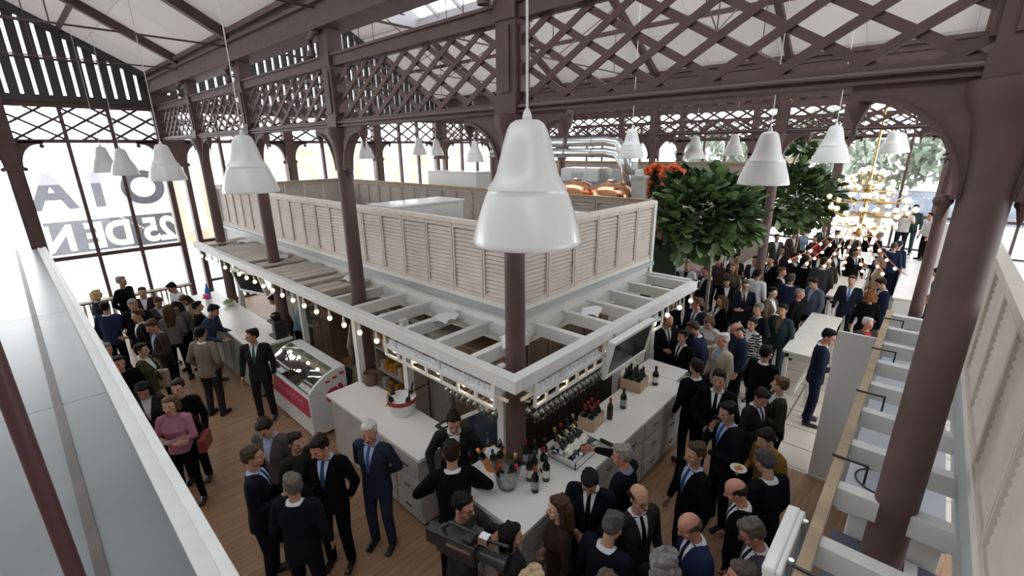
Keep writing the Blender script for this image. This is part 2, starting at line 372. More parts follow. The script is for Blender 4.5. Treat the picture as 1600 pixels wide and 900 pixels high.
def top_meshes(kind, pose, fem, fine):
    # kind: suit (jacket + shirt + tie), open (jacket + shirt), top (one closed garment), coat (long), skirtless
    key = (kind, pose, fem, fine)
    if key in CLOTH: return CLOTH[key]
    ps = POSES[pose]; mb = MB(); L = lambda p: lean_pt(p, ps); k = .88 if fem else 1.
    hem = {'suit': .80, 'open': .82, 'top': .90, 'coat': .62, 'tee': .9}[kind]
    secs = [(hem, .178*k, .128, .03), (.93, .172*k, .124, .03), (1.05, .158*k, .115, .025), (1.16, .165*k, .118, .02), (1.27, .178*k, .124, .012), (1.36, .172*k, .112, .015), (1.425, .135*k, .085, .022), (1.47, .07, .062, .03)]
    n = 28; vs = []
    for z, rx, ry, cy_ in secs:
        for i in range(n):
            a = 2*pi*i/n; ex = .82
            x = rx * math.copysign(abs(cos(a))**ex, cos(a)); y = cy_ + ry * math.copysign(abs(sin(a))**ex, sin(a))
            if fem and z in (1.27,) and sin(a) < -.3: y -= .03 * (-sin(a))
            vs.append(L((x, y, z)))
    m = len(secs)
    fs = [(j*n+i, j*n+(i+1) % n, (j+1)*n+(i+1) % n, (j+1)*n+i) for j in range(m-1) for i in range(n)] + [tuple(range(n-1, -1, -1)), tuple(range((m-1)*n, m*n))]
    mb.add(vs, fs)
    sh, el, wr = limb_pts(ps, fem)
    for i in range(2):
        r = .068 if not fem else .056
        mb.cap(sh[i], sh[i].lerp(V((0, sh[i].y, sh[i].z + .02)), .35), r, .07)
        if kind == 'tee':
            mid = sh[i].lerp(el[i], .75); mb.cap(sh[i], mid, r, .056); continue
        e2 = wr[i] - (wr[i] - el[i]).normalized() * .035
        mb.cap(sh[i], el[i], r, .056 if not fem else .046); mb.cap(el[i], e2, .055 if not fem else .045, .04 if not fem else .034)
    if kind in ('suit', 'open', 'coat'):                                     # collar roll and lapels
        for sx in (1, -1): mb.cap(L((sx*.055, .045, 1.475)), L((sx*.05, -.05, 1.43)), .016, .014); mb.cap(L((sx*.05, -.05, 1.43)), L((sx*.022, -.112, 1.17)), .016, .012)
        mb.cap(L((.05, .06, 1.475)), L((-.05, .06, 1.475)), .017, .017)
    me = remesh(mb, .011 if fine else .017, 3, .5)
    if kind in ('suit', 'open', 'coat'):                                     # clean neckline and tie edges
        import bmesh
        bm = bmesh.new(); bm.from_mesh(me); LR = Matrix.Rotation(R(ps['lean']), 3, 'X'); pv0 = V((0, .03, .92))
        def cut(p0, n0):
            p0, n0 = V(p0), V(n0)
            if ps['lean']: p0, n0 = pv0 + LR @ (p0 - pv0), LR @ n0
            gs = [f for f in bm.faces if f.calc_center_median().y < .0 + (.0 if not ps['lean'] else -.05) and 1.08 < f.calc_center_median().z < 1.52 and abs(f.calc_center_median().x) < .09]
            gs = list({e for f in gs for e in f.edges}) + gs + list({v for f in gs for v in f.verts})
            bmesh.ops.bisect_plane(bm, geom=gs, plane_co=p0, plane_no=n0, dist=1e-5)
        for sx in (1, -1):
            cut((0, 0, 1.12), (sx, 0, -.19))
            if kind == 'suit': cut((sx*.018, 0, 1.43), (sx, 0, .05))
        zs = pv0 + LR @ (V((0, .03, 1.462)) - pv0) if ps['lean'] else V((0, 0, 1.462)); nz = LR @ V((0, 0, 1)) if ps['lean'] else V((0, 0, 1))
        gs = [f for f in bm.faces if (f.calc_center_median() - (zs + V((0, .02, 0)))).length < .12]
        gs = list({e for f in gs for e in f.edges}) + gs + list({v for f in gs for v in f.verts})
        bmesh.ops.bisect_plane(bm, geom=gs, plane_co=zs, plane_no=nz, dist=1e-5)
        bm.to_mesh(me); bm.free()
    leanM = Matrix.Rotation(-R(ps['lean']), 3, 'X'); pv = V((0, .03, .92))
    cls = []
    for p in me.polygons:
        c = p.center.copy()
        if ps['lean'] and c.z > 1.0: c = pv + leanM @ (c - pv)
        ci = 0
        if kind in ('suit', 'open', 'coat') and c.y < -.02 and c.z > 1.12:
            half = (c.z - 1.12) * .19
            if abs(c.x) < half and c.z < 1.455:
                ci = 1
                if kind == 'suit' and abs(c.x) < .018 + (1.43 - c.z) * .05: ci = 2
        if kind in ('suit', 'open', 'coat') and c.z > 1.462 and hypot(c.x, c.y - .02) < .085: ci = 1
        cls.append(ci)
    CLOTH[key] = split_mesh(me, cls, ['jacket', 'shirt', 'tie'])
    return CLOTH[key]
def trouser_mesh(pose, fem, fine):
    ps = POSES[pose]; key = ('tr', ps['foot'], fem, fine)
    if key in CLOTH: return CLOTH[key]
    mb = MB()
    mb.ball((0, .03, .93), (.152, .112, .12), 18, 12)
    for sx in (1, -1):
        h, k_, a = leg_pts(ps, sx); w = .86 if fem else 1.
        mb.cap(h + V((sx*.002, 0, .0)), k_, .094, .068*w); mb.cap(k_, a + V((0, .0, -.01)), .068*w, (.056 if not fem else .042))
    CLOTH[key] = remesh(mb, .013 if fine else .02, 3, .5)
    return CLOTH[key]
def skirt_mesh(fine):
    key = ('sk', fine)
    if key in CLOTH: return CLOTH[key]
    mb = MB(); mb.lathe([(.13, 1.0), (.165, .92), (.175, .8), (.165, .5), (.16, .5)], 20, (0, .03, 0), None, 0, True, True)
    CLOTH[key] = remesh(mb, .015, 2, .5); return CLOTH[key]
def shoe_mesh(pose, sx):
    ps = POSES[pose]; key = ('shoe', ps['foot'], sx)
    if key in CLOTH: return CLOTH[key]
    mb = MB(); h, k_, a = leg_pts(ps, sx)
    b = V((a.x, a.y, 0))
    mb.cap(b + V((0, .02, .045)), b + V((sx*.022, -.15, .032)), .042, .034, 12)
    mb.cap(b + V((0, .03, .06)), b + V((0, .01, .10)), .042, .038, 12); mb.box(b + V((-.036, -.17, 0)), b + V((.036 + .0, .06, .02)))
    me = remesh(mb, .012, 2, .5)
    lo = min(v.co.z for v in me.vertices)
    for v in me.vertices: v.co.z -= lo
    CLOTH[key] = me; return me
def mob(name, me, m, parent, extra=()):
    """an object whose materials belong to the object, so that people may share one mesh"""
    if me is None: return None
    if not me.materials: me.materials.append(m)
    o = bpy.data.objects.new(name, me); COL.objects.link(o); o.parent = parent
    o.material_slots[0].link = 'OBJECT'; o.material_slots[0].material = m
    return o
NAVY = (.012, .014, .026); DNAVY = (.007, .0075, .012); BLK = (.0045, .004, .004); CHAR = (.018, .018, .02); GREY = (.055, .055, .06)
WHT = (.62, .63, .66); SKYB = (.33, .42, .60); DBRN = (.014, .009, .0065); BRN = (.06, .03, .016); GRYH = (.20, .19, .18); WHH = (.5, .48, .45); BLKH = (.006, .005, .0045); BLD = (.48, .34, .17); AUB = (.17, .065, .025)
def person(x, y, face, pose, label, h=1.75, fem=False, top='suit', jk=BLK, sh=WHT, tie=NAVY, tr=None, hair='short', hc=DBRN, skin=1, fine=True, glasses=False, skirt=False, group=None, z=0.):
    g = thing('person', label, 'person', (x, y, z), R(face), group); s = h / 1.755; g.scale = (s, s, s)
    b = mob('body', body_mesh(pose, fem, fine), SKIN[skin], g)
    mob('hair', hair_mesh(hair, pose, fine), hairm(hc), g) if hair != 'none' else None
    t = top_meshes(top, pose, fem, fine)
    main = {'suit': 'jacket', 'open': 'jacket', 'coat': 'coat', 'top': 'sweater', 'tee': 'shirt'}[top]
    mob(main, t['jacket'], fab(jk), g); mob('shirt', t['shirt'], fab(sh), g); mob('tie', t['tie'], fab(tie), g)
    mob('skirt' if skirt else 'trousers', skirt_mesh(fine) if skirt else trouser_mesh(pose, fem, fine), fab(tr or jk), g)
    for sx in (1, -1): mob('shoe', shoe_mesh(pose, sx), SHOE, g)
    if glasses:
        ps = POSES[pose]; piv, HM = xf_head(ps); H = lambda p: lean_pt(piv, ps) + HM @ (V(p) - piv); gb = MB()
        for sx in (1, -1):
            c = V((sx*.031, -.098, 1.634)); pts = [H(c + V((.023*cos(a*pi/6), 0, .017*sin(a*pi/6)))) for a in range(13)]
            gb.path(pts, .0028, 5); gb.path([H((sx*.054, -.097, 1.638)), H((sx*.082, .0, 1.642))], .0025, 5)
        gb.path([H((-.009, -.1, 1.638)), H((.009, -.1, 1.638))], .0025, 5)
        gb.build('glasses', BLACK, g)
    return g
# ---------------------------------------------------------------- the hall
RX = (3.45, 13.4, 23.4); YS = (-3.54, -.2, 3.12, 6.48, 9.84, 13.2); YF = 16.6; EAVE = 6.70; SL = .55; HALF = 4.97
# floor
fm = mat('oak_planks', (.25, .17, .11), .42, spec=.35)
nt = fm.node_tree; bs = nt.nodes['Principled BSDF']; tc = nt.nodes.new('ShaderNodeTexCoord'); mp = nt.nodes.new('ShaderNodeMapping')
mp.inputs['Rotation'].default_value = (0, 0, R(8)); br = nt.nodes.new('ShaderNodeTexBrick')
br.inputs['Scale'].default_value = 1.; br.inputs['Brick Width'].default_value = 1.6; br.inputs['Row Height'].default_value = .16; br.inputs['Mortar Size'].default_value = .004
br.inputs['Color1'].default_value = (.335, .20, .118, 1); br.inputs['Color2'].default_value = (.275, .165, .095, 1); br.inputs['Mortar'].default_value = (.20, .12, .07, 1); br.offset = .37
ns = nt.nodes.new('ShaderNodeTexNoise'); ns.inputs['Scale'].default_value = 2.2; ns.inputs['Detail'].default_value = 6; mp2 = nt.nodes.new('ShaderNodeMapping'); mp2.inputs['Scale'].default_value = (.5, 9, 1); mp2.inputs['Rotation'].default_value = (0, 0, R(8))
mr = nt.nodes.new('ShaderNodeMapRange'); mr.inputs[1].default_value = .25; mr.inputs[2].default_value = .75; mr.inputs[3].default_value = .72; mr.inputs[4].default_value = 1.25
vm = nt.nodes.new('ShaderNodeVectorMath'); vm.operation = 'SCALE'
for a, b in ((tc.outputs['Object'], mp.inputs[0]), (mp.outputs[0], br.inputs[0]), (tc.outputs['Object'], mp2.inputs[0]), (mp2.outputs[0], ns.inputs[0]), (ns.outputs[0], mr.inputs[0]), (br.outputs[0], vm.inputs[0]), (mr.outputs[0], vm.inputs['Scale']), (vm.outputs[0], bs.inputs['Base Color'])): nt.links.new(a, b)
struct(MB().box((-7, -8, -.12), (7.15, 17, 0)).build('floor', fm))
tm = mat('stone_tiles', (.6, .55, .48), .3)
nt = tm.node_tree; bs = nt.nodes['Principled BSDF']; tc = nt.nodes.new('ShaderNodeTexCoord'); br = nt.nodes.new('ShaderNodeTexBrick'); br.offset = 0
br.inputs['Scale'].default_value = 1.; br.inputs['Brick Width'].default_value = .6; br.inputs['Row Height'].default_value = .6; br.inputs['Mortar Size'].default_value = .012
br.inputs['Color1'].default_value = (.62, .56, .48, 1); br.inputs['Color2'].default_value = (.56, .50, .43, 1); br.inputs['Mortar'].default_value = (.12, .10, .09, 1)
nt.links.new(tc.outputs['Object'], br.inputs[0]); nt.links.new(br.outputs[0], bs.inputs['Base Color'])
struct(MB().box((7.15, -8, -.12), (24, 17, 0)).build('floor', tm))

# columns: one of each kind, then copies of the thing and its parts
def column_parts(g):
    sh = MB(); sh.lathe([(.20, 0), (.20, .10), (.17, .14), (.17, .34), (.135, .40), (.12, .46), (.112, 2.4), (.106, 4.41)], 20, cap0=True)
    sh.build('shaft', IRON, g, smooth='auto')
    cp = MB(); cp.lathe([(.107, 4.40), (.112, 4.6), (.14, 4.82), (.19, 4.93), (.19, 5.0), (.13, 5.02)], 16, cap1=True)
    cp.box((-.105, -.12, 5.0), (.105, .12, 6.26)); cp.box((-.12, -.135, 5.0), (.12, .135, 5.14)); cp.box((-.12, -.135, 5.80), (.12, .135, 5.97))
    for sx in (1, -1): cp.box((-.055, sx*.12, 5.2), (.055, sx*.145, 5.75)); cp.box((sx*.105, -.06, 5.2), (sx*.125, .06, 5.75))
    cp.build('capital', IRON, g, smooth='auto')
    dp = MB(); dp.path([(-.2, .17, 5.95), (-.2, .17, 6.14), (-.17, .14, 6.22), (-.1, .1, 6.25)], .048, 12); dp.lathe([(.055, 5.93), (.06, 5.96), (.055, 6.0)], 12, (-.2, .17, 0)); dp.build('downpipe', IRONL, g, smooth='auto')
def bracket_part(g, sy):
    b = MB(); c = (.62, 4.42); r = .50
    arc = [(c[0] - r*cos(t*pi/20), c[1] + r*1.06*sin(t*pi/20)) for t in range(11)]
    poly = [(.09, 4.42)] + arc + [(.66, 4.95), (.66, 5.03), (.09, 5.03)]
    b.prism([(-.05, sy*d, z) for d, z in poly], (.10, 0, 0))
    for i in range(len(arc)-1): b.bar((0, sy*arc[i][0], arc[i][1]), (0, sy*arc[i+1][0], arc[i+1][1]), .15, .025, (0, sy*(c[0]-arc[i][0]), c[1]-arc[i][1]))
    b.build('bracket', IRON, g)
    k = MB(); k.lathe([(.004, 4.72), (.016, 4.77), (.014, 4.80), (.035, 4.86), (.058, 4.90), (.064, 4.925), (.06, 4.96), (.04, 4.99)], 14, (0, sy*.62, 0), cap0=True, cap1=True); k.build('drop_boss', IRON, g, smooth='auto')
    k = MB(); k.ball((0, sy*.155, 4.405), (.035, .045, .035)); k.lathe([(.004, -.10), (.022, -.03), (.03, 0)], 10, (0, sy*.15, 4.39), cap0=True); k.build('bracket_knob', IRON, g, smooth='auto')
col0 = thing('iron_column', 'x', 'column', (RX[0], YS[2], 0)); column_parts(col0)
for sy in (1, -1): bracket_part(col0, sy)
CL = {(0, 1): 'thick brown iron column in the right foreground rising through the stall canopy', (0, 2): 'brown iron column at the corner of the white bar counter', (0, 3): 'brown iron column through the canopy beside the white counter with the ice bucket', (0, 4): 'brown iron column through the canopy behind the ice cream freezer', (0, 5): 'slim brown column by the left end of the bar canopy near the big window',
      (1, 1): 'lilac-lit brown column beyond the far end of the right stall canopy', (1, 2): 'brown column behind the potted tree, between the two trees', (1, 3): 'distant brown column beside the red flower letters', (1, 4): 'distant brown column behind the copper tanks', (1, 5): 'distant brown column hidden behind the large white pendant lamp'}
for (r, k), lb in CL.items():
    if (r, k) == (0, 2): col0['label'] = lb; continue
    dup(col0, (RX[r], YS[k], 0), 0, lb)
# lattice girders
def girder(L):
    g = thing('lattice_girder', 'x', 'girder'); a, b = .12, L - .12
    m = MB(); m.box((-.06, a, 5.04), (-.01, b, 5.12)); m.box((.01, a, 5.04), (.06, b, 5.12)); m.box((-.09, a, 5.02), (.09, b, 5.04)); m.build('bottom_chord', IRON, g)
    m = MB(); m.tube((-.085, a, 5.075), (-.085, b, 5.075), .016, n=8); m.build('conduit', IRONL, g)
    m = MB(); m.box((-.075, a, 5.80), (-.01, b, 5.92)); m.box((.01, a, 5.80), (.075, b, 5.92)); m.box((-.10, a, 5.92), (.10, b, 5.95)); m.build('top_chord', IRON, g)
    m = MB(); s = (b - a) / 7.5; z0, z1 = 5.09, 5.83; run = 3*s; h = z1 - z0
    for sg in (1, -1):
        for k in range(-3, 9):
            y0 = a + k*s; p, q = [y0, z0], [y0 + run, z1]
            if q[0] > b: t = (b - p[0]) / run; q = [b, z0 + h*t]
            if p[0] < a: t = (a - p[0]) / run; p = [a, z0 + h*t]
            if q[0] - p[0] < .1: continue
            if sg < 0: p[0], q[0] = a + b - p[0], a + b - q[0]
            x = .010 * sg; m.bar((x, p[0], p[1]), (x, q[0], q[1]), .016, .056, (0, 0, 1))
    m.build('lattice', IRON, g); return g
gir0 = girder(YS[3] - YS[2]); first = True
GL = {0: 'lattice girder nearest the camera, %s', 1: 'lattice girder in the middle row above the crowd, %s', 2: 'distant lattice girder over the glazed end wall, %s'}
GW = ('over the right edge of the frame', 'first bay left of the right foreground column', 'bay between the bar corner column and the next one', 'third bay counted from the right foreground column', 'fourth bay counted from the right foreground column', 'last bay before the big left window')
for r in range(3):
    for k in range(6):
        lab = GL[r] % (GW[k] if r == 0 else ('farthest right bay', 'second bay from the right', 'third bay from the right', 'fourth bay from the right', 'fifth bay from the right', 'bay against the left window wall')[k])
        if r == 0 and k == 0: continue
        if first: gir0['label'] = lab; gir0.location = (RX[r], YS[k], 0); first = False
        else: dup(gir0, (RX[r], YS[k], 0), 0, lab)
# gutter beams
for r in range(3):
    g = thing('gutter_beam', ('deep brown gutter beam across the upper left, nearest row', 'brown gutter beam of the middle row seen through the lattice', 'farthest brown gutter beam above the glazed end wall')[r], 'beam', (RX[r], 0, 0))
    m = MB(); m.box((-.17, -8, 6.27), (.17, YF-.1, 6.72)); m.box((-.20, -8, 6.25), (.20, YF-.1, 6.29)); m.build('web', IRON, g)
    m = MB(); m.box((-.25, -8, 6.66), (.25, YF-.1, 6.74)); m.box((-.22, -8, 6.54), (.22, YF-.1, 6.58)); m.build('cornice', IRON, g)
# roof: ceilings, ridge skylights, rafters, tie rods
cm = mat('white_ceiling_boards', (.70, .68, .655), .8, var=.03, vscale=.8)
nt = cm.node_tree; bs = nt.nodes['Principled BSDF']; tc = nt.nodes.new('ShaderNodeTexCoord'); br = nt.nodes.new('ShaderNodeTexBrick'); br.offset = 0
br.inputs['Scale'].default_value = 1.; br.inputs['Brick Width'].default_value = 1.1; br.inputs['Row Height'].default_value = 1.68; br.inputs['Mortar Size'].default_value = .008
br.inputs['Color1'].default_value = (.64, .62, .605, 1); br.inputs['Color2'].default_value = (.595, .575, .56, 1); br.inputs['Mortar'].default_value = (.44, .42, .41, 1)
nt.links.new(tc.outputs['Object'], br.inputs[0]); nt.links.new(br.outputs[0], bs.inputs['Base Color'])
tl = nt.nodes.new('ShaderNodeBsdfTranslucent'); ms = nt.nodes.new('ShaderNodeMixShader'); ms.inputs[0].default_value = .40     # translucency added so sky light brightens the ceiling boards
nt.links.new(br.outputs[0], tl.inputs[0]); nt.links.new(bs.outputs[0], ms.inputs[1]); nt.links.new(tl.outputs[0], ms.inputs[2]); nt.links.new(ms.outputs[0], nt.nodes['Material Output'].inputs[0])
Y0R = -8.
def roof_pt(nv, side, d): return (nv + side * (HALF - d), EAVE + SL * d)          # d metres in from the eave
NV = (RX[0] - HALF, RX[0] + HALF, RX[1] + HALF)
SK0, SKY1 = 3.35, 13.1
for i, nv in enumerate(NV):
    for side in (-1, 1):
        def slab(d0, d1, y0, y1, name, m, t=.08, lab=None):
            (xa, za), (xb, zb) = roof_pt(nv, side, d0), roof_pt(nv, side, d1)
            return MB().prism([(xa, y0, za), (xb, y0, zb), (xb, y0, zb + t), (xa, y0, za + t)], (0, y1 - y0, 0)).build(name, m)
        struct(slab(0, SK0, Y0R, YF - .02, 'ceiling', cm))
        struct(slab(SK0, HALF, SKY1, YF - .02, 'ceiling', cm))
        g = struct(thing('window_%d' % (20 + i*2 + (side > 0)), 'sloping ridge skylight', 'skylight')); del g['category']
        o = slab(SK0, HALF, Y0R, SKY1, 'pane', GLASS, .012); o.parent = g
        m = MB(); (xa, za), (xb, zb) = roof_pt(nv, side, SK0), roof_pt(nv, side, HALF)
        y = Y0R
        while y < SKY1 + .01: m.bar((xa, y, za - .02), (xb, y, zb - .02), .05, .10); y += 1.055
        m.box((xa - .05, Y0R, za - .17), (xa + .05, SKY1, za + .1)); m.box((min(xa, xb), SKY1 - .05, za - .17), (max(xa, xb), SKY1 + .05, za + .1)) ; m.box((xb - .05, Y0R, zb - .12), (xb + .05, SKY1, zb + .06))
        m.bar((xa, SKY1, za), (xb, SKY1, zb), .08, .3)
        o = m.build('frame', mat('lilac_grey_paint', (.40, .38, .40), .5), g)
rf0 = MB(); (xa, za), (xb, zb) = roof_pt(0, -1, .0), roof_pt(0, -1, HALF); rf0.bar((xa, 0, za - .09), (xb, 0, zb - .09), .09, .18); rf0.bar((xa, 0, za - .19), (xb, 0, zb - .19), .14, .02)
me = rf0.mesh('roof_rafter', IRON)
for i, nv in enumerate(NV):
    for side in (1, -1):
        for y in (-3.54, -.2, 3.12, 6.48, 9.84, 13.2):
            o = bpy.data.objects.new('roof_rafter', me); COL.objects.link(o); o.location = (nv, y, 0); o.rotation_euler.z = 0 if side < 0 else pi; struct(o)
tr = thing('roof_tie', 'x', 'tie rod'); m = MB(); m.tube((-HALF, 0, 6.5), (HALF, 0, 6.5), .016, n=6); m.build('tie_rod', IRON, tr)
m = MB(); m.tube((0, 0, 6.5), (0, 0, 9.3), .012, n=6); m.build('king_rod', IRON, tr)
for sx in (1, -1): MB().tube((sx*2.5, 0, 6.5), (sx*2.5, 0, 7.95), .010, n=6).build('hanger', IRON, tr); MB().tube((sx*2.5, 0, 7.95), (0, 0, 6.5), .012, n=6).build('strut', IRON, tr)
first = True
for i, nv in enumerate(NV):
    for k, y in enumerate((-.2, 3.12, 6.48, 9.84, 13.2)):
        lab = 'thin roof tie rod, %s, %s' % (('near roof', 'middle roof', 'far roof')[i], ('nearest the right foreground', 'in line with the bar corner column', 'third from the right foreground', 'fourth from the right foreground', 'nearest the left window gable')[k])
        if first: tr.location = (nv, y, 0); tr['label'] = lab; first = False
        else: dup(tr, (nv, y, 0), 0, lab)
# purlins along the slopes
for i, nv in enumerate(NV):
    for side in (1, -1):
        x, z = roof_pt(nv, side, 1.7); struct(MB().box((x - .03, Y0R, z - .1), (x + .03, YF - .1, z)).build('roof_purlin', IRON))

# left window wall (y = 16.6): corner pillars, pilasters, windows, louvred gables
wn = [0]
def pilaster(x, y, axis, lab, w=.15, wide=False):
    g = thing('iron_pilaster', lab, 'pilaster', (x, y, 0), 0 if axis == 'x' else pi/2)
    m = MB(); W = .30 if wide else .15
    m.box((-W, -.14, 4.3 if wide else 0), (W, .12, 6.25)); m.box((-W - .05, -.18, 0), (W + .05, .12, .35))
    if wide:
        for q in (-1, 1): m.box((q*.23 - .065, -.13, .35), (q*.23 + .065, .11, 4.3))
    else: m.box((-W*.55, -.17, .5), (W*.55, -.14, 4.3))
    m.box((-W - .03, -.17, 4.32), (W + .03, .12, 4.40)); m.box((-W - .03, -.17, 4.93), (W + .03, .12, 5.03)); m.build('shaft', IRON, g)
    for sx in (1, -1):
        m = MB(); r = .36; c = (W + r + .02, 4.38)
        arc = [(c[0] - r*cos(t*pi/20), c[1] + r*1.5*sin(t*pi/20)) for t in range(11)]
        m.prism([(sx*d, -.06, z) for d, z in [(W - .02, 4.38)] + arc + [(c[0] + .1, 4.93), (c[0] + .1, 5.0), (W - .02, 5.0)]], (0, .12, 0)); m.ball((sx*(W + .04), 0, 4.34), .05); m.ball((sx*(c[0] + .06), 0, 4.88), .05); m.build('bracket', IRON, g)
    return g
def window(p0, p1, axis, nm, ztop=5.0, cat_lab=None, zs=.78, zt=2.05, glass=GLASS):
    """a bay of three panes between two pilasters, with a lattice band above"""
    wn[0] += 1; g = struct(thing('window_%d' % wn[0], 'glazed bay', 'window')); del g['category']
    g.location = (p0, YF, 0) if axis == 'x' else (p0 if axis == 'x' else RX[2], p0, 0); g.rotation_euler.z = 0 if axis == 'x' else pi/2
    L = p1 - p0; T = lambda a, b: (a, b)
    m = MB()
    for z, h in ((.0, .10), (zs, .07), (zt, .10), (5.0, .09), (5.87, .14)): m.box((0, -.06, z - h/2 if z else 0), (L, .06, z + h/2))
    m.build('frame', IRON, g)
    for k in range(1, nm): x = L*k/nm; MB().box((x - .04, -.07, 0), (x + .04, .07, 5.87)).build('mullion', IRON, g)
    m = MB(); s = L / (nm*1.5)
    for sg in (1, -1):
        for k in range(-2, int(nm*1.5) + 2):
            p, q = [k*s, 5.03], [k*s + 2*s, 5.81]
            if q[0] > L: t = (L - p[0])/(2*s); q = [L, 5.03 + .78*t]
            if p[0] < 0: t = -p[0]/(2*s); p = [0, 5.03 + .78*t]
            if q[0] - p[0] < .05: continue
            if sg < 0: p[0], q[0] = L - p[0], L - q[0]
            m.bar((p[0], .012*sg, p[1]), (q[0], .012*sg, q[1]), .02, .052)
    m.build('lattice', IRON, g)
    MB().box((0, .0, 0.1), (L, .008, 5.87)).build('pane', glass, g)
    return g
pilaster(.30, YF, 'x', 'iron pilaster with round-notched brackets at the far left window edge')
pilaster(3.55, YF, 'x', 'wide brown corner pillar where the first and second glazed bays meet', wide=True)
pilaster(6.88, YF, 'x', 'iron pilaster of the left window wall just right of the hanging lamp')
pilaster(10.31, YF, 'x', 'iron pilaster of the left window wall behind the louvred stall top')
pilaster(13.5, YF, 'x', 'wide brown pillar of the left window wall behind the white ventilation box', wide=True)
pilaster(16.85, YF, 'x', 'far iron pilaster in the window wall, first beyond the wide pillar')
pilaster(20.15, YF, 'x', 'farthest iron pilaster in the window wall, near its right end')
for a, b in ((-3.0, .15), (.45, 3.25), (3.85, 6.73), (7.03, 10.16), (10.46, 13.2), (13.8, 16.7), (17.0, 20.0), (20.3, 23.3)): window(a, b, 'x', 3)
for i, nv in enumerate(NV):
    g = MB(); x = nv - HALF + .1
    while x < nv + HALF:
        h = EAVE + SL * (HALF - abs(x + .09 - nv)) - .05
        if h > 6.0: g.box((x, YF - .05, 5.93), (x + .185, YF + .05, h))
        x += .25
    for z in (6.9, 7.7): 
        w = HALF - (z - EAVE)/SL
        g.box((nv - w, YF - .08, z - .03), (nv + w, YF - .05, z + .03))
    for sx in (1, -1):
        g.bar((nv + sx*HALF, YF - .03, EAVE - .06), (nv, YF - .03, EAVE + SL*HALF - .06), .16, .26)
    g.box((nv - HALF, YF - .1, 5.92), (nv + HALF, YF + .1, 6.08))
    struct(g.build('wall_left', mat('dark_gable_boards', (.055, .05, .055), .5), None), 'louvred gable of vertical boards')
# glazed end wall (x = 23.4)
for k, y in enumerate((-3.54, -.2, 3.12, 6.48, 9.84, 13.2)):
    if k in (1, 2, 3, 4, 5): pilaster(RX[2], y, 'y', 'iron pilaster of the glazed end wall, %s' % ('right of the bright garden window', 'left of the bright garden window', 'behind the tall fig tree crown', 'fourth from the right end', 'fifth from the right end')[k-1])
for a, b in ((-3.39, -.35), (-.05, 2.97), (3.27, 6.33), (6.63, 9.69), (9.99, 13.05), (13.35, 16.45)): window(a, b, 'y', 3)
# wooden leaning rail with little balusters in front of the left window
g = thing('leaning_rail', 'low wooden rail on small balusters along the foot of the left window', 'rail', (0, 16.1, 0))
MB().box((.3, -.12, .86), (3.2, .12, .91)).build('rail_top', MIDW, g)
m = MB()
for k in range(24): m.lathe([(.02, 0), (.03, .2), (.015, .45), (.03, .7), (.02, .86)], 8, (.4 + k*.12, 0, 0))
m.build('balusters', WHITEW, g)
# unseen walls added to block light from behind; window band added for side light
BWM = mat('dim_plaster', (.58, .56, .55), .8, var=.05)
m = MB(); m.box((-6.9, -8.2, 0), (24, -8, 1.2)); m.box((-6.9, -8.2, 5.4), (24, -8, 9.4)); m.box((-6.9, -8.2, 1.2), (4.5, -8, 5.4)); struct(m.build('wall_right', BWM))
g = struct(thing('window_40', 'x', 'x')); del g['category'], g['label']; MB().box((4.5, -8.11, 1.2), (24, -8.1, 5.4)).build('pane', GLASS, g)
for k in range(14): MB().box((4.5 + k*1.5 - .05, -8.18, 1.2), (4.5 + k*1.5 + .05, -8.02, 5.4)).build('mullion', IRON, g)
struct(MB().box((-6.9, -8, 0), (-6.7, 17, 6.75)).build('wall_back', BWM))
# lettering on the outside of the glass, read from behind (mirrored)
def mirrored_text(txt, x, z, size, m, name, lab, cat, parent=None, y=YF + .07, bold=.015, mir=True, sx=1.):
    cu = bpy.data.curves.new(name, 'FONT'); cu.body = txt; cu.size = size; cu.extrude = .004; cu.offset = bold; cu.align_x = 'CENTER'
    o = bpy.data.objects.new('t', cu); COL.objects.link(o); me = bpy.data.meshes.new_from_object(o.evaluated_get(DG())); bpy.data.objects.remove(o)
    me.transform(Matrix.Rotation(pi/2, 4, 'X'))
    if mir: me.transform(Matrix.Scale(-1, 4, (1, 0, 0))); me.flip_normals()
    me.transform(Matrix.Scale(sx, 4, (1, 0, 0))); me.materials.clear(); me.materials.append(m)
    o = bpy.data.objects.new(name, me); COL.objects.link(o); o.location = (x, y, z)
    if parent: o.parent = parent
    elif lab: tag(o, lab, cat)
    return o
GREYF = mat('grey_window_film', (.42, .42, .44), .7); PEACH = mat('peach_window_film', (.80, .52, .36), .7)
film = glass_mat('frosted_band', (.80, .81, .83), .02, .3, .25)
g = thing('window_lettering', 'mirrored grey date and capital letters on the big left window glass', 'lettering', (0, YF, 0))
tint = glass_mat('grey_letter_film', (.36, .36, .38), .02)
band = MB().box((.48, .05, 2.14), (3.22, .056, 3.0)).build('date_band', glass_mat('grey_band_film', (.40, .40, .42), .02), g)
cut = mirrored_text('25 DE N', 1.82, 2.25, .92, GREYF, 'cut', None, None, None, .053, .035, sx=.86); cut.location.y = .053; cut.data.transform(Matrix.Scale(6, 4, (0, 1, 0))); cut.parent = g
bo = band.modifiers.new('cut', 'BOOLEAN'); bo.operation = 'DIFFERENCE'; bo.object = cut; bo.solver = 'EXACT'
me = bpy.data.meshes.new_from_object(band.evaluated_get(DG())); band.modifiers.clear(); band.data = me; bpy.data.objects.remove(cut)
mirrored_text('O I A', 1.80, 3.35, 1.22, tint, 'capital_letters', None, None, g, .053, .045)
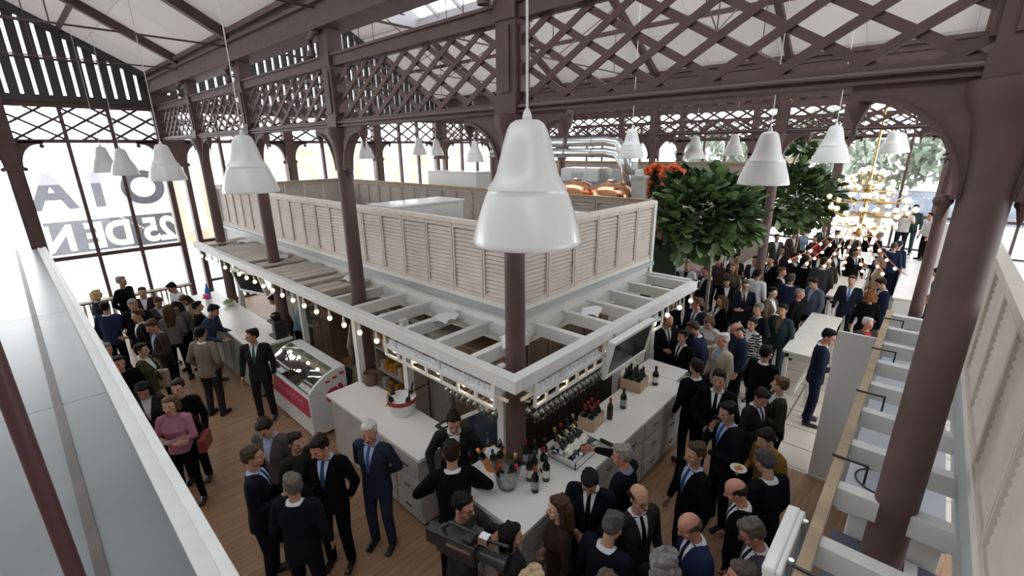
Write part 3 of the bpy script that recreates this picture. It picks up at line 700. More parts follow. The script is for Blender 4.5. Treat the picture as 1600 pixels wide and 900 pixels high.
# outside the glass: pale ground, river-side trees
om = mat('pale_paving_outside', (.74, .73, .70), .8, var=.1, vscale=.4)
struct(MB().box((24.2, -60, -.9), (120, 80, -.8)).build('ground_outside', om)); struct(MB().box((-60, 17.2, -.9), (24.2, 120, -.8)).build('ground_outside', om))
g = thing('pale_building', 'pale street building with peach panels outside the left window wall', 'building', (0, 31, -.8)); PW = mat('pale_street_wall', (.55, .54, .53), .8); PC = mat('peach_street_panel', (.52, .37, .27), .8, var=.2, vscale=.8)
MB().box((4, 0, 0), (42, 6, 7.2)).build('wall_block', PW, g); MB().box((3.8, -.2, 7.2), (42.2, 6, 7.6)).build('cornice', om, g)
for k in range(11):
    f = MB().box((6 + k*3.2, -.06, .6), (8.2 + k*3.2, 0, 5.6)).build('panel', PC, g)
    MB().box((6.6 + k*3.2, -.1, 1.2), (7.6 + k*3.2, -.06, 4.4)).build('shutter', om, f)
rnd = random.Random(5)
OUTG = [mat('hazy_leaf_outside', (.17, .21, .15), .8), mat('pale_leaf_outside', (.28, .31, .26), .8)]  # outdoor haze is put into these greyed leaf colours
for k, (x, y, h, r_) in enumerate(((36, -1.5, 7.5, 2.6), (38, 2.4, 6.5, 2.2), (34, 5.6, 8, 2.6), (37, 9, 7, 2.5), (40, -5, 8, 3.), (36, 13, 7.5, 2.6))):
    g = thing('riverside_tree', 'hazy green tree outside the glazed end wall, %s' % ('straight behind the garden window', 'left of the garden window middle', 'behind the fig trees', 'behind the far louvred stall', 'at the far right', 'at the far left')[k], 'tree', (x, y, -.8))
    MB().tube((0, 0, 0), (0, 0, h*.55), .22, .12).build('trunk', BARK, g)
    m = MB()
    for q in range(420):
        a, b = rnd.uniform(0, 2*pi), rnd.uniform(-1, 1); rr = r_ * rnd.uniform(.55, 1)
        c = V((rr*cos(a)*sqrt(1-b*b), rr*sin(a)*sqrt(1-b*b), h*.68 + rr*b*.85)); M = Euler((rnd.uniform(0, 3), rnd.uniform(0, 3), rnd.uniform(0, 3))).to_matrix(); s = rnd.uniform(.25, .45)
        m.add([c + M @ V(p) for p in ((-s, 0, 0), (0, -s*.6, .1), (s, 0, 0), (0, s*.6, .1))], [(0, 1, 2, 3)], rnd.randint(0, 1))
    m.build('foliage', OUTG, g)
g = thing('riverside_wall', 'pale grey-blue river wall seen through the bright garden window', 'wall', (46, 2, 0)); MB().box((0, -30, -.8), (1, 30, 1.4)).build('wall_block', mat('blue_grey_stone', (.22, .24, .29), .8, var=.5, vscale=.6), g); MB().box((-.1, -30, 1.4), (1.1, 30, 1.6)).build('coping', om, g)
# ---------------------------------------------------------------- main bar stall: louvred upper box
KX0, KX1, KY0, KY1 = 4.08, 7.75, 3.65, 15.0
GREYL = mat('grey_zinc_ledge', (.42, .45, .46), .4, .3)
CREAM = mat('cream_render', (.72, .71, .66), .7, var=.04, vscale=3)
STILE = mat('beige_frame_wood', (.68, .62, .55), .6, var=.06)
def louvre_panel(parent, L, z0, z1, p, ax, nrm, mats=(None,), name='louvre_panel'):
    """slatted shutter of length L from point p along axis ax, facing nrm"""
    m = MB(); ax, nrm, p = V(ax), V(nrm), V(p); u = V((0, 0, 1))
    M = Matrix((ax, nrm, u)).transposed()
    n = int((z1 - z0 - .12) / .056)
    tilt = Matrix.Rotation(R(24), 3, 'X')
    for k in range(n):
        c = p + ax*L/2 + u*(z0 + .085 + k*.056); m.obox(c - nrm*.008, (L - .07, .007, .050), M @ tilt)
    m.obox(p + ax*L/2 + u*((z0+z1)/2) - nrm*.034, (L - .04, .006, z1 - z0 - .04), M)
    for x in (.022, L - .022): m.obox(p + ax*x + u*((z0+z1)/2), (.030, .040, z1 - z0), M, 1)
    for z in (z0 + .03, z1 - .03): m.obox(p + ax*L/2 + u*z, (L - .075, .038, .06), M, 1)
    return m.build(name, [BEIGEW, BEIGEW], parent)
g = thing('louvred_stall_top', 'beige louvred box wall rising above the white bar canopy', 'stall', (0, 0, 0))
n = 6
for k in range(n): louvre_panel(g, (KX1-KX0)/n, 2.76, 3.74, (KX0 + (KX1-KX0)*k/n, KY0, 0), (1, 0, 0), (0, -1, 0))
n = 19
for k in range(n): louvre_panel(g, (KY1-KY0)/n, 2.76, 3.74, (KX0, KY0 + (KY1-KY0)*(k+1)/n, 0), (0, -1, 0), (-1, 0, 0))
for k in range(n): louvre_panel(g, (KY1-KY0)/n, 2.76, 3.74, (KX1, KY0 + (KY1-KY0)*(k+1)/n, 0), (0, -1, 0), (-1, 0, 0))
for k in range(6): louvre_panel(g, (KX1-KX0)/6, 2.76, 3.74, (KX0 + (KX1-KX0)*k/6, KY1, 0), (1, 0, 0), (0, -1, 0))
m = MB(); m.box((KX0-.04, KY0-.04, 3.74), (KX1+.04, KY0+.05, 3.80)); m.box((KX0-.04, KY0+.05, 3.74), (KX0+.05, KY1-.05, 3.80)); m.build('top_rail', STILE, g)
m = MB(); m.box((KX1-.05, KY0+.05, 3.74), (KX1+.06, KY1-.05, 3.81)); m.box((KX0-.04, KY1-.05, 3.74), (KX1+.06, KY1+.06, 3.81)); m.build('oak_rail', OAKW, g)
m = MB(); m.box((KX0-.07, KY0-.07, 2.62), (KX1+.04, KY0+.05, 2.70)); m.box((KX0-.07, KY0+.05, 2.62), (KX0+.05, KY1, 2.70)); m.build('zinc_ledge', GREYL, g)
m = MB(); m.box((KX0-.03, KY0-.03, 2.70), (KX1+.02, KY0+.03, 2.76)); m.box((KX0-.03, KY0+.03, 2.70), (KX0+.03, KY1, 2.76)); m.build('sill', CREAM, g)
m = MB(); m.box((KX0, KY0, 2.20), (KX1, KY0+.08, 2.62)); m.box((KX0, KY0+.08, 2.20), (KX0+.08, KY1, 2.62)); m.box((KX1-.08, KY0+.08, 2.2), (KX1, KY1, 2.62)); m.build('white_frieze', WHITEW, g)
for x, y in ((KX0, KY0), (KX1, KY0), (KX0, KY1), (KX1, KY1)): MB().box((x-.045, y-.045, 2.2), (x+.045, y+.045, 3.78)).build('corner_post', WHITEW, g)
MB().box((KX0+.08, KY0+.08, 2.80), (KX1-.08, KY1-.08, 2.86)).build('deck', mat('grey_deck', (.3, .3, .3), .7), g)
for nm, lab, a, b, z in (('cable_tray', 'white cable tray lying behind the louvres by the second column', (4.6, 7.1, 2.86), (6.3, 7.9, 3.70), 0), ('white_duct_box', 'white sheet-covered box inside the louvred top beside the big lamp', (5.2, 4.2, 2.86), (6.4, 5.4, 3.66), 0)):
    t = thing(nm, lab, 'box', (a[0], a[1], a[2])); MB().box((0, 0, 0), tuple(q - p for p, q in zip(a, b))).build('casing', WHITEW, t, bevel=.02)
    mm = MB(); mm.box((-.02, -.02, b[2]-a[2]), (b[0]-a[0]+.02, b[1]-a[1]+.02, b[2]-a[2]+.03)); mm.build('lid', WHITEM, t)

# ---------------------------------------------------------------- white canopy with joists round the bar
CX, CY, CXR, CYL, CZ = 2.98, 2.70, 7.75, 13.85, 2.50
g = thing('pergola_canopy', 'white wooden canopy frame of open joists round the bar stall', 'canopy', (0, 0, 0))
m = MB(); m.box((CX, CY, CZ-.15), (CX+.13, CYL, CZ)); m.build('outer_beam', WHITEW, g, bevel=.008)
m = MB(); m.box((CX+.13, CY, CZ-.15), (CXR, CY+.13, CZ)); m.build('outer_beam', WHITEW, g, bevel=.008)
for k in range(17):
    y = 3.50 + .645*k
    if y > CYL - .1: break
    MB().box((CX+.13, y-.045, CZ-.19), (KX0, y+.045, CZ-.03)).build('joist', WHITEW, g)
for k in range(6):
    x = 4.42 + .64*k; MB().box((x-.045, CY+.13, CZ-.19), (x+.045, KY0, CZ-.03)).build('joist', WHITEW, g)
MB().box((CXR-.1, CY, CZ-.15), (CXR, KY0, CZ)).build('end_beam', WHITEW, g)
m = MB(); m.box((KX0-.06, KY0-.06, CZ-.17), (KX0, CYL, CZ-.05)); m.box((KX0, KY0-.06, CZ-.17), (KX1, KY0, CZ-.05)); m.build('wall_plate', WHITEW, g)
for (x, y) in ((3.38, 3.26), (3.5, 5.35), (3.55, 9.05), (5.95, 3.2), (7.3, 3.3), (3.25, 6.3), (3.5, 12.6)):
    MB().box((x-.05, y-.05, 0), (x+.05, y+.05, CZ-.15)).build('post', WHITEW, g)
g = thing('plank_cover', 'grey-beige loose planks laid over the left arm of the bar canopy', 'planks', (0, 0, 0)); rnd = random.Random(3); y = 7.05
while y < 13.6:
    w_ = rnd.uniform(.16, .24); x1 = rnd.uniform(3.95, 4.05); m = MB()
    if rnd.random() < .86: m.box((CX+.14, y, CZ-.02), (x1, y+w_, CZ+.008)); m.build('plank', (GREYW, mat('sun_bleached_wood', (.48, .42, .36), .7, var=.12))[rnd.randint(0, 1)], g)
    y += w_ + .03
for (x, y, z, a, lab) in ((3.72, 4.68, 2.46, .3, 'white paper sheet on the canopy, first to the left of the corner column'), (3.75, 3.1 + .35, 2.47, .9, 'white paper sheet hooked over the canopy just right of the corner column'), (3.8, 7.35, 2.53, .2, 'white paper sheet on the canopy planks just left of the second column'), (3.6, 10.0, 2.53, .5, 'white paper sheet on the planks beside the third column'), (3.75, 12.6, 2.53, .1, 'white paper sheet at the far left end of the canopy planks'), (5.35, 3.35, 2.42, .4, 'pale blue paper bundle between the right canopy joists')):
    m = MB(); nn = 7
    vs = [((i/6-.5)*.34, (j/6-.5)*.26, .03*sin(i*1.1+j*.7) + .02*(i/6)) for j in range(nn) for i in range(nn)]; fs = [(j*nn+i, j*nn+i+1, (j+1)*nn+i+1, (j+1)*nn+i) for j in range(nn-1) for i in range(nn-1)]
    m.add(vs, fs); m.add([(a_, b_, c_+.004) for a_, b_, c_ in vs], [tuple(reversed(f)) for f in fs])
    tag(m.build('paper_sheet', PAPER, None, (x, y, z), a, smooth=True), lab, 'paper')

# hanging bulbs below the outer beams
bulb0 = thing('hanging_bulb', 'glowing round bulb on a white socket under the bar canopy edge', 'bulb', (0, 0, 0), 0, 'bulbs under the bar canopy')
m = MB(); m.tube((0, 0, -.01), (0, 0, -.10), .012, n=8); m.lathe([(.018, -.06), (.022, -.11), (.02, -.13)], 10); m.build('socket', WHITEM, bulb0, smooth='auto')
MB().ball((0, 0, -.165), (.034, .034, .04), 12, 8).build('bulb', BULB, bulb0, smooth=True)
first = True
for k in range(24):
    loc = (CX + .03, 3.05 + k*.45, CZ-.15)
    if first: bulb0.location = loc; first = False
    else: dup(bulb0, loc)
for k in range(10): dup(bulb0, (3.36 + k*.46, CY + .03, CZ-.15))
# cup racks under the canopy
def rack(lab, p0, p1, axis):
    g = thing('cup_rack', lab, 'rack', (0, 0, 0)); L = p1 - p0
    def bx(a0, a1, d0, d1, z0, z1, m): (m.box((CX+d0, a0, z0), (CX+d1, a1, z1)) if axis == 'y' else m.box((a0, CY+d0, z0), (a1, CY+d1, z1)))
    m = MB(); bx(p0, p1, .02, .22, 2.205, 2.22, m); m.build('shelf', WHITEW, g)
    m = MB(); bx(p0, p1, -.01, .02, 2.18, 2.22, m); m.build('front_rail', WHITEW, g)
    m = MB(); bx(p0, p1, -.01, .02, 2.06, 2.09, m); bx(p0, p1, .19, .22, 2.06, 2.09, m); m.build('lower_rail', WHITEW, g)
    k = p0
    for i in range(8):
        a = p0 + L*i/7.
        m = MB(); bx(a-.016, a+.016, -.005, .02, 2.07, 2.35 if i in (0, 7) else 2.2, m); m.build('upright', WHITEW, g)
rack('white cup rack hanging under the left arm of the bar canopy', 3.0, 5.05, 'y')
rack('white glass rack hanging under the right arm of the bar canopy', 3.30, 4.66, 'x')
cup0 = MB().lathe([(.028, 0), (.036, .085), (.038, .09), (.034, .088), (.027, .004)], 14, cap0=True).build('paper_cup', CUPW, smooth='auto'); tag(cup0, 'small white cup standing in the row on the hanging rack', 'cup', 'white cups on the hanging racks'); first = True
for k in range(24):
    loc = (CX + .06, 3.06 + k*.083, 2.22)
    if first: cup0.location = loc; first = False
    else: dup(cup0, loc)
for k in range(14): dup(cup0, (3.38 + k*.09, CY + .06, 2.22))
for k in range(5): dup(cup0, (5.86 + k*.09, CY + .06, 2.22), label='small white cup on the short shelf right of the screen', group='cups right of the screen')
t = thing('short_shelf', 'short white hanging shelf right of the bar screen', 'shelf', (5.8, CY, 2.2)); MB().box((0, 0, 0), (.55, .2, .02)).build('board', WHITEW, t); m = MB(); m.box((0, -.01, -.13), (.03, .02, .17)); m.box((.52, -.01, -.13), (.55, .02, .17)); m.box((0, -.01, -.13), (.55, .02, -.10)); m.build('frame', WHITEW, t)
wg = MB().lathe([(.034, 0), (.034, .004), (.005, .010), (.004, .08), (.012, .09), (.036, .12), (.040, .15), (.034, .20), (.032, .20), (.038, .15), (.034, .122), (.004, .10)], 14, M=Matrix.Rotation(pi, 3, 'X')).build('hanging_wine_glass', THING, smooth='auto')
tag(wg, 'clear wine glass hanging upside down from the rack', 'wine glass', 'wine glasses hanging from the racks'); first = True
for k in range(15):
    for d in (.04, .16):
        loc = (3.36 + k*.09, CY + d, 2.055)
        if first: wg.location = loc; first = False
        else: dup(wg, loc)
for k in range(9): dup(wg, (CX + .10, 3.1 + k*.1, 2.055))
# screens hung at the canopy edges
def screen(lab, loc, rz, w, h, tilt, demo):
    t = thing('hanging_screen', lab, 'screen', loc, rz); M = Matrix.Rotation(R(tilt), 3, 'X')
    m = MB(); b = .06
    for c, s in (((0, 0, h/2-b/2), (w, .07, b)), ((0, 0, -h/2+b/2), (w, .07, b)), ((-w/2+b/2, 0, 0), (b, .07, h-2*b)), ((w/2-b/2, 0, 0), (b, .07, h-2*b))): m.obox(M @ V(c), s, M)
    m.obox(M @ V((0, .045, 0)), (w*.98, .04, h*.96), M); m.build('bezel', WHITEM, t, bevel=.012)
    MB().obox(M @ V((0, -.012, 0)), (w-2*b, .02, h-2*b), M).build('display', SCREEN, t)
    for q in (-1, 1): MB().tube((q*w*.3, .05, 0), (q*w*.3, .05, h/2+.02), .015).build('hanger', STEEL, t)
    return t
screen('white-framed dark screen hanging from the right arm of the bar canopy', (5.22, CY-.05, 2.12), 0, 1.14, .56, 12, 1)

# ---------------------------------------------------------------- counters
GREYP = mat('grey_panelled_wood', (.40, .38, .355), .55, var=.1, vscale=4)
def counter(lab, boxes, top_z, drawers, mp=GREYP, mt=WORK, cat='counter'):
    g = thing('bar_counter', lab, cat, (0, 0, 0))
    m = MB()
    for a, b in boxes: m.box((a[0]+.04, a[1]+.04, .08), (b[0]-.04, b[1]-.04, top_z-.05))
    m.build('carcass', mp, g); m = MB()
    for a, b in boxes: m.box((a[0]+.08, a[1]+.08, 0), (b[0]-.08, b[1]-.08, .08))
    m.build('plinth', mat('dark_plinth', (.05, .045, .04), .6), g); m = MB()
    for a, b in boxes: m.box((a[0], a[1], top_z-.05), (b[0], b[1], top_z))
    m.build('worktop', mt, g, bevel=.006)
    for (p, ax, nr, L, nx, nz) in drawers:
        p, ax, nr = V(p), V(ax), V(nr); M = Matrix((ax, nr, V((0, 0, 1)))).transposed(); H = top_z - .05 - .12
        for i in range(nx):
            for j in range(nz):
                w, h = L/nx, H/nz; c = p + ax*(w*(i+.5)) + V((0, 0, .12 + h*(j+.5)))
                d = MB(); d.obox(c, (w-.03, .025, h-.03), M); d.obox(c + nr*.012, (w-.11, .012, h-.10), M); d = d.build('drawer', mp, g)
                k = MB(); k.obox(c + nr*.03, (.11, .012, .014), M)
                for s in (-1, 1): k.obox(c + nr*.02 + ax*s*.05, (.012, .026, .014), M)
                k.build('handle', DARKW, d)
    return g
# corner counter: right arm and short left leg
counter('white-topped grey bar counter under the right arm of the canopy, with bottles on it', [((2.66, 2.33, 0), (6.6, 3.05, 0)), ((2.66, 3.05, 0), (3.32, 3.46, 0))], 1.10,
        [((2.72, 2.355, 0), (1, 0, 0), (0, -1, 0), 3.8, 6, 3), ((2.685, 3.42, 0), (0, -1, 0), (-1, 0, 0), 1.0, 2, 3)])
counter('white-topped grey bar counter with the ice bucket on it', [((2.66, 4.0, 0), (3.34, 6.36, 0))], 1.10, [((2.685, 5.1, 0), (0, -1, 0), (-1, 0, 0), 1.06, 2, 3)])
counter('long white-topped grey-green counter near the left window', [((2.5, 9.05, 0), (3.3, 13.9, 0))], 1.10, [], mat('grey_green_panel', (.30, .31, .28), .6))
counter('bright white end counter beyond the right arm of the bar', [((6.62, 2.5, 0), (7.1, 3.2, 0))], 1.10, [((6.66, 2.525, 0), (1, 0, 0), (0, -1, 0), .40, 1, 3)], mat('bluish_white_panel', (.66, .70, .74), .5))
# lifted flap bar over the counter gap
t = thing('counter_flap', 'raised pale bar of the lifted counter flap between the two counters', 'flap', (3.05, 3.98, 1.1))
m = MB(); m.bar((.25, .35, .02), (.33, -.62, .72), .05, .04); m.build('arm', WHITEW, t); m = MB(); m.box((.18, .3, 0), (.36, .42, .03)); m.build('hinge', BLACK, t)
# ice cream freezer
t = thing('ice_cream_freezer', 'white ice cream freezer with curved glass top and red front panel', 'freezer', (2.62, 6.95, 0))
m = MB(); m.box((0, 0, .06), (.68, 1.75, .80)); m.prism([(0, 0, .8), (.68, 0, .8), (.68, 0, 1.16), (.48, 0, 1.16), (.30, 0, 1.10), (.12, 0, .98), (.0, 0, .86)], (0, .05, 0)); m.prism([(0, 1.70, .8), (.68, 1.70, .8), (.68, 1.70, 1.16), (.48, 1.70, 1.16), (.30, 1.70, 1.10), (.12, 1.70, .98), (.0, 1.70, .86)], (0, .05, 0)); m.box((.48, .05, .8), (.68, 1.70, 1.16)); m.build('cabinet', WHITEM, t, bevel=.012)
m = MB(); pts = [(.02, .87), (.12, .985), (.30, 1.105), (.47, 1.16)]
for (x0, z0), (x1, z1) in zip(pts, pts[1:]): m.prism([(x0, .05, z0), (x1, .05, z1), (x1, .05, z1+.008), (x0, .05, z0+.008)], (0, 1.65, 0))
m.build('curved_glass', THING, t)
m = MB(); m.box((.03, .06, .80), (.47, 1.69, .83)); m.build('tray_floor', STEEL, t)
rnd = random.Random(2); TUB = [mat('tub_%d' % i, c, .6) for i, c in enumerate(((.30, .24, .18), (.20, .12, .07), (.42, .36, .28), (.35, .25, .22), (.16, .15, .14)))]
for i in range(8):
    for j in range(2): m = MB(); m.box((.06+j*.2, .1+i*.2, .83), (.24+j*.2, .28+i*.2, .87)); m.ball((.15+j*.2, .19+i*.2, .87), (.085, .085, .03), 10, 6); m.build('ice_cream_tub', TUB[rnd.randint(0, 4)], t)
RED = mat('raspberry_panel', (.48, .025, .075), .45); PALER = mat('pale_sign_ink', (.62, .25, .27), .5)
MB().box((-.012, .06, .42), (0, 1.70, .76)).build('red_front_panel', RED, t)
m = MB(); rnd = random.Random(9)
for i in range(9): m = MB(); m.box((-.018, 1.5-i*.15-.05, .56), (-.012, 1.5-i*.15-.02, .70)); m.box((-.018, 1.5-i*.15-.02, .64), (-.012, 1.5-i*.15+.03, .68)); m.build('panel_mark', PALER, t)

def flat_text(txt, size, m, parent, M, bold=.01, name='lettering'):
    cu = bpy.data.curves.new(name, 'FONT'); cu.body = txt; cu.size = size; cu.extrude = .002; cu.offset = bold; cu.align_x = 'CENTER'; cu.align_y = 'CENTER'
    o = bpy.data.objects.new('t', cu); COL.objects.link(o); me = bpy.data.meshes.new_from_object(o.evaluated_get(DG())); bpy.data.objects.remove(o)
    me.transform(M); me.materials.clear(); me.materials.append(m); o = bpy.data.objects.new(name, me); COL.objects.link(o); o.parent = parent; return o
FX = Matrix.Rotation(pi/2, 4, 'X')
flat_text('G!', .34, RED, t, Matrix.Translation((.46, -.004, .70)) @ FX @ Matrix.Rotation(R(18), 4, 'Z'), .018, 'side_emblem')
m = MB(); 
for k in range(3): m.box((.30+k*.13, -.006, .96+k*.035), (.38+k*.13, 0, 1.0+k*.035))
m.build('side_stripes', RED, t)

# ---------------------------------------------------------------- inside of the bar stall
g = thing('back_bar_wall', 'dark timber back wall with boards inside the bar stall', 'partition', (0, 0, 0))
m = MB(); m.box((4.95, 4.35, 0), (5.03, 14.6, 2.2)); m.box((5.03, 4.35, 0), (7.6, 4.43, 2.2)); m.build('boards', DARKW, g)
m = MB()
for k in range(17): m.box((4.93, 4.4+k*.6, 0), (4.95, 4.42+k*.6, 2.2))
for k in range(5): m.box((5.1+k*.55, 4.33, 0), (5.13+k*.55, 4.35, 2.2))
m.build('battens', MIDW, g)
for y, w_ in ((4.45, .85), (5.4, .95), (7.2, 1.0), (9.6, 1.0), (11.0, 1.2)):
    t = thing('timber_cabinet', 'x', 'cabinet', (4.35, y, 0)); i = (4.45, 5.4, 7.2, 9.6, 11.0).index(y)
    t['label'] = ('brown timber cabinet just inside the bar corner', 'brown timber cabinet behind the counter flap', 'brown timber cabinet behind the ice cream freezer', 'brown timber cabinet behind the server in light blue', 'brown timber cabinet behind the server in magenta')[i]
    MB().box((0, 0, 0), (.55, w_, 1.75 if i < 2 else 1.0)).build('body', (MIDW, GREYW, MIDW, MIDW, GREYW)[i], t)
    for q in range(2): d = MB().box((-.02, .03+q*w_/2, .08), (0, w_/2-.02+q*w_/2, (1.70 if i < 2 else .95))).build('door', (MIDW, GREYW, DARKW, MIDW, GREYW)[i], t); MB().ball((-.035, w_/2 + (.06 if q else -.06), .9 if i < 2 else .55), .016, 8, 6).build('knob', STEEL, d)
t = thing('back_bar', 'low dark timber back bar behind the right arm of the bar counter', 'back bar', (4.35, 3.85, 0)); MB().box((0, 0, 0), (2.9, .45, 1.25)).build('body', DARKW, t); MB().box((-.03, -.03, 1.25), (2.93, .48, 1.29)).build('top', MIDW, t)
for k in range(5): d = MB().box((.06+k*.57, -.02, .1), (.56+k*.57, 0, 1.2)).build('door', mat('black_brown_panel', (.035, .025, .02), .5), t); MB().ball((.50+k*.57, -.03, .7), .014, 8, 6).build('knob', STEEL, d)
t = thing('shade_sheet', 'black sheet added on the floor to darken the inside of the bar stall', 'shade sheet', (3.36, 3.2, 0)); MB().box((0, -.1, 0), (4.3, .62, .012)).build('shade_strip', BLACK, t); MB().box((.0, .62, 0), (1.0, 11.2, .012)).build('shade_strip', BLACK, t)  # black floor strips added to stand for the shade inside the stall
# driftwood trunk and goods by the freezer
t = thing('driftwood_trunk', 'gnarled grey driftwood trunk standing behind the ice cream freezer', 'driftwood', (3.55, 7.0, 0)); m = MB()
m.path([(0, 0, 0), (-.03, .05, .5), (.04, .0, 1.0), (.0, -.05, 1.5), (.06, -.02, 2.1)], [.17, .13, .12, .10, .06], 12); m.path([(.03, .02, .9), (.15, .10, 1.3), (.14, .18, 1.8)], [.08, .06, .03], 10); m.path([(-.02, 0, 1.1), (-.14, -.08, 1.5), (-.12, -.16, 1.9)], [.07, .05, .02], 10)
m.build('trunk', BARK, t, smooth=True)
t = thing('goods_shelf', 'grey shelf of red and white packets right of the driftwood trunk', 'shelf', (4.0, 5.95, 0)); m = MB(); m.box((.28, 0, 0), (.31, 1.2, 1.9))
for z in (.3, .75, 1.2, 1.65): m.box((0, 0, z), (.3, 1.2, z+.025))
for y in (0, 1.17): m.box((0, y, 0), (.3, y+.03, 1.9))
m.build('shelf_frame', GREYW, t)
PK = [mat('packet_%d' % i, c, .6) for i, c in enumerate(((.45, .03, .05), (.7, .68, .65), (.6, .3, .05), (.1, .15, .1)))]; rnd = random.Random(4)
for z in (.325, .775, 1.225, 1.675):
    for k in range(8):
        ci = rnd.randint(0, 3); o = MB().box((0, 0, 0), (.12, .10, rnd.uniform(.14, .26))).build('packet', PK[ci], None, (4.06, 6.03 + k*.14, z), bevel=.006); tag(o, '%s packet on the goods shelf behind the bar' % ('red', 'white', 'orange', 'dark')[ci], 'packet', '%s packets on the goods shelf' % ('red', 'white', 'orange', 'dark')[ci])
# orange bunch hanging by the second column
t = thing('orange_bunch', 'bunch of orange and yellow fruit hanging right of the second column', 'fruit bunch', (3.75, 5.9, 1.62)); OF = mat('orange_fruit', (.75, .33, .03), .4); rnd = random.Random(8)
MB().tube((0, 0, .42), (0, 0, .7), .006).build('string', DARKW, t)
for k in range(22): MB().ball((rnd.uniform(-.09, .09), rnd.uniform(-.09, .09), rnd.uniform(0, .42)), rnd.uniform(.04, .055), 10, 8).build('fruit', OF, t, smooth=True)
# left part: baskets, screen over the counter, till
screen('tilted dark menu screen with white frame over the left counter', (3.15, 10.6, 2.0), -pi/2 + .25, .95, .55, 14, 0)
for k, (x, y, lab) in enumerate(((4.6, 9.9, 'wicker basket on the cabinet behind the server in light blue'), (4.62, 11.4, 'wicker basket on the cabinet behind the server in magenta'), (4.6, 7.6, 'wicker basket on the cabinet behind the freezer'))):
    t = thing('wicker_basket', lab, 'basket', (x, y, 1.0)); m = MB()
    for i in range(9): rr = .16 + .012*i; m.path([(rr*cos(a*pi/12), rr*sin(a*pi/12), .015 + i*.024) for a in range(25)], .014, 6)
    m.lathe([(.001, .004), (.16, .004), (.17, .02)], 24); m.build('weave', mat('wicker', (.34, .2, .09), .7, var=.3), t, smooth=True)
    for q in range(9): MB().ball((.09*cos(q*.9), .09*sin(q*.9), .19 + .02*(q % 3)), .055, 10, 8).build('bread_roll', mat('bread', (.6, .36, .13), .7, var=.2), t, smooth=True)
t = thing('coffee_grinder', 'black appliance at the near end of the left counter', 'appliance', (3.12, 9.3, 1.1)); m = MB(); m.box((-.13, -.18, 0), (.13, .18, .05)); m.box((-.11, -.16, .05), (.11, .0, .3)); m.box((-.12, -.17, .3), (.12, .17, .36)); m.build('body', BLACK, t, bevel=.015); m = MB(); m.lathe([(.05, .36), (.09, .40), (.10, .47), (.07, .50)], 14, (0, 0, 0)); m.build('hopper', SCREEN, t); MB().tube((0, .16, .2), (0, .26, .2), .015).build('handle', STEEL, t)
# left counter goods
t = thing('blue_bottle', 'bright blue bottle on the left counter by the slim column', 'bottle', (2.95, 13.3, 1.1)); MB().lathe([(.06, 0), (.065, .02), (.065, .22), (.03, .30), (.02, .36)], 14, cap0=True).build('glass', mat('blue_glass', (.02, .16, .5), .2), t, smooth='auto'); MB().tube((0, 0, .36), (0, 0, .39), .022).build('cap', BLACK, t)
t = thing('green_bowl', 'bowl of green herbs on the left counter between the columns', 'bowl', (3.1, 12.2, 1.1)); MB().lathe([(.05, 0), (.12, .05), (.15, .10), (.14, .10), (.1, .05)], 16, cap0=True).build('bowl', WHITEM, t, smooth='auto'); m = MB(); rnd = random.Random(1)
for q in range(40): a, r_ = rnd.uniform(0, 6.3), rnd.uniform(0, .12); m.ball((r_*cos(a), r_*sin(a), .11 + rnd.uniform(0, .04)), (.03, .02, .012), 6, 4, Euler((rnd.random(), rnd.random(), a)).to_matrix())
m.build('herbs', mat('fresh_herbs', (.2, .34, .05), .5), t)
t = thing('flower_jar', 'small jar of pink flowers by the foot of the slim column on the left counter', 'flowers', (2.78, 12.7, 1.1)); MB().lathe([(.05, 0), (.05, .12), (.04, .14)], 12, cap0=True).build('jar', WHITEM, t); m = MB()
for q in range(18): a, r_ = rnd.uniform(0, 6.3), rnd.uniform(0, .09); m.ball((r_*cos(a), r_*sin(a), .19 + rnd.uniform(-.03, .06)), .028, 7, 5)
m.build('blooms', mat('pink_petals', (.65, .06, .25), .5), t)

# ---------------------------------------------------------------- things on the bar counters (z = 1.10)
def bottle_parts(t, foil=BLACK, label=LABELW, scale=1.):
    s = scale; MB().lathe([(.036*s, 0), (.038*s, .01), (.038*s, .19), (.030*s, .215), (.016*s, .24), (.0145*s, .30), (.016*s, .302), (.016*s, .312)], 16, cap0=True, cap1=True).build('glass', BOTTLE, t, smooth='auto')
    MB().lathe([(.0165*s, .265), (.0175*s, .27), (.0175*s, .318), (.016*s, .32)], 14, cap1=True).build('foil', foil, t, smooth='auto')
    if label: MB().lathe([(.0386*s, .055), (.0386*s, .15)], 16).build('label', label, t, smooth=True)
def bottle(x, y, lab, z=1.1, foil=BLACK, label=LABELW, group=None, rx=0, ry=0, s=1.1):
    t = thing('wine_bottle', lab, 'bottle', (x, y, z), 0, group); bottle_parts(t, foil, label, s); t.rotation_euler = (R(rx), R(ry), random.uniform(0, 6)) if not (rx or ry) else (R(rx), R(ry), 0); return t
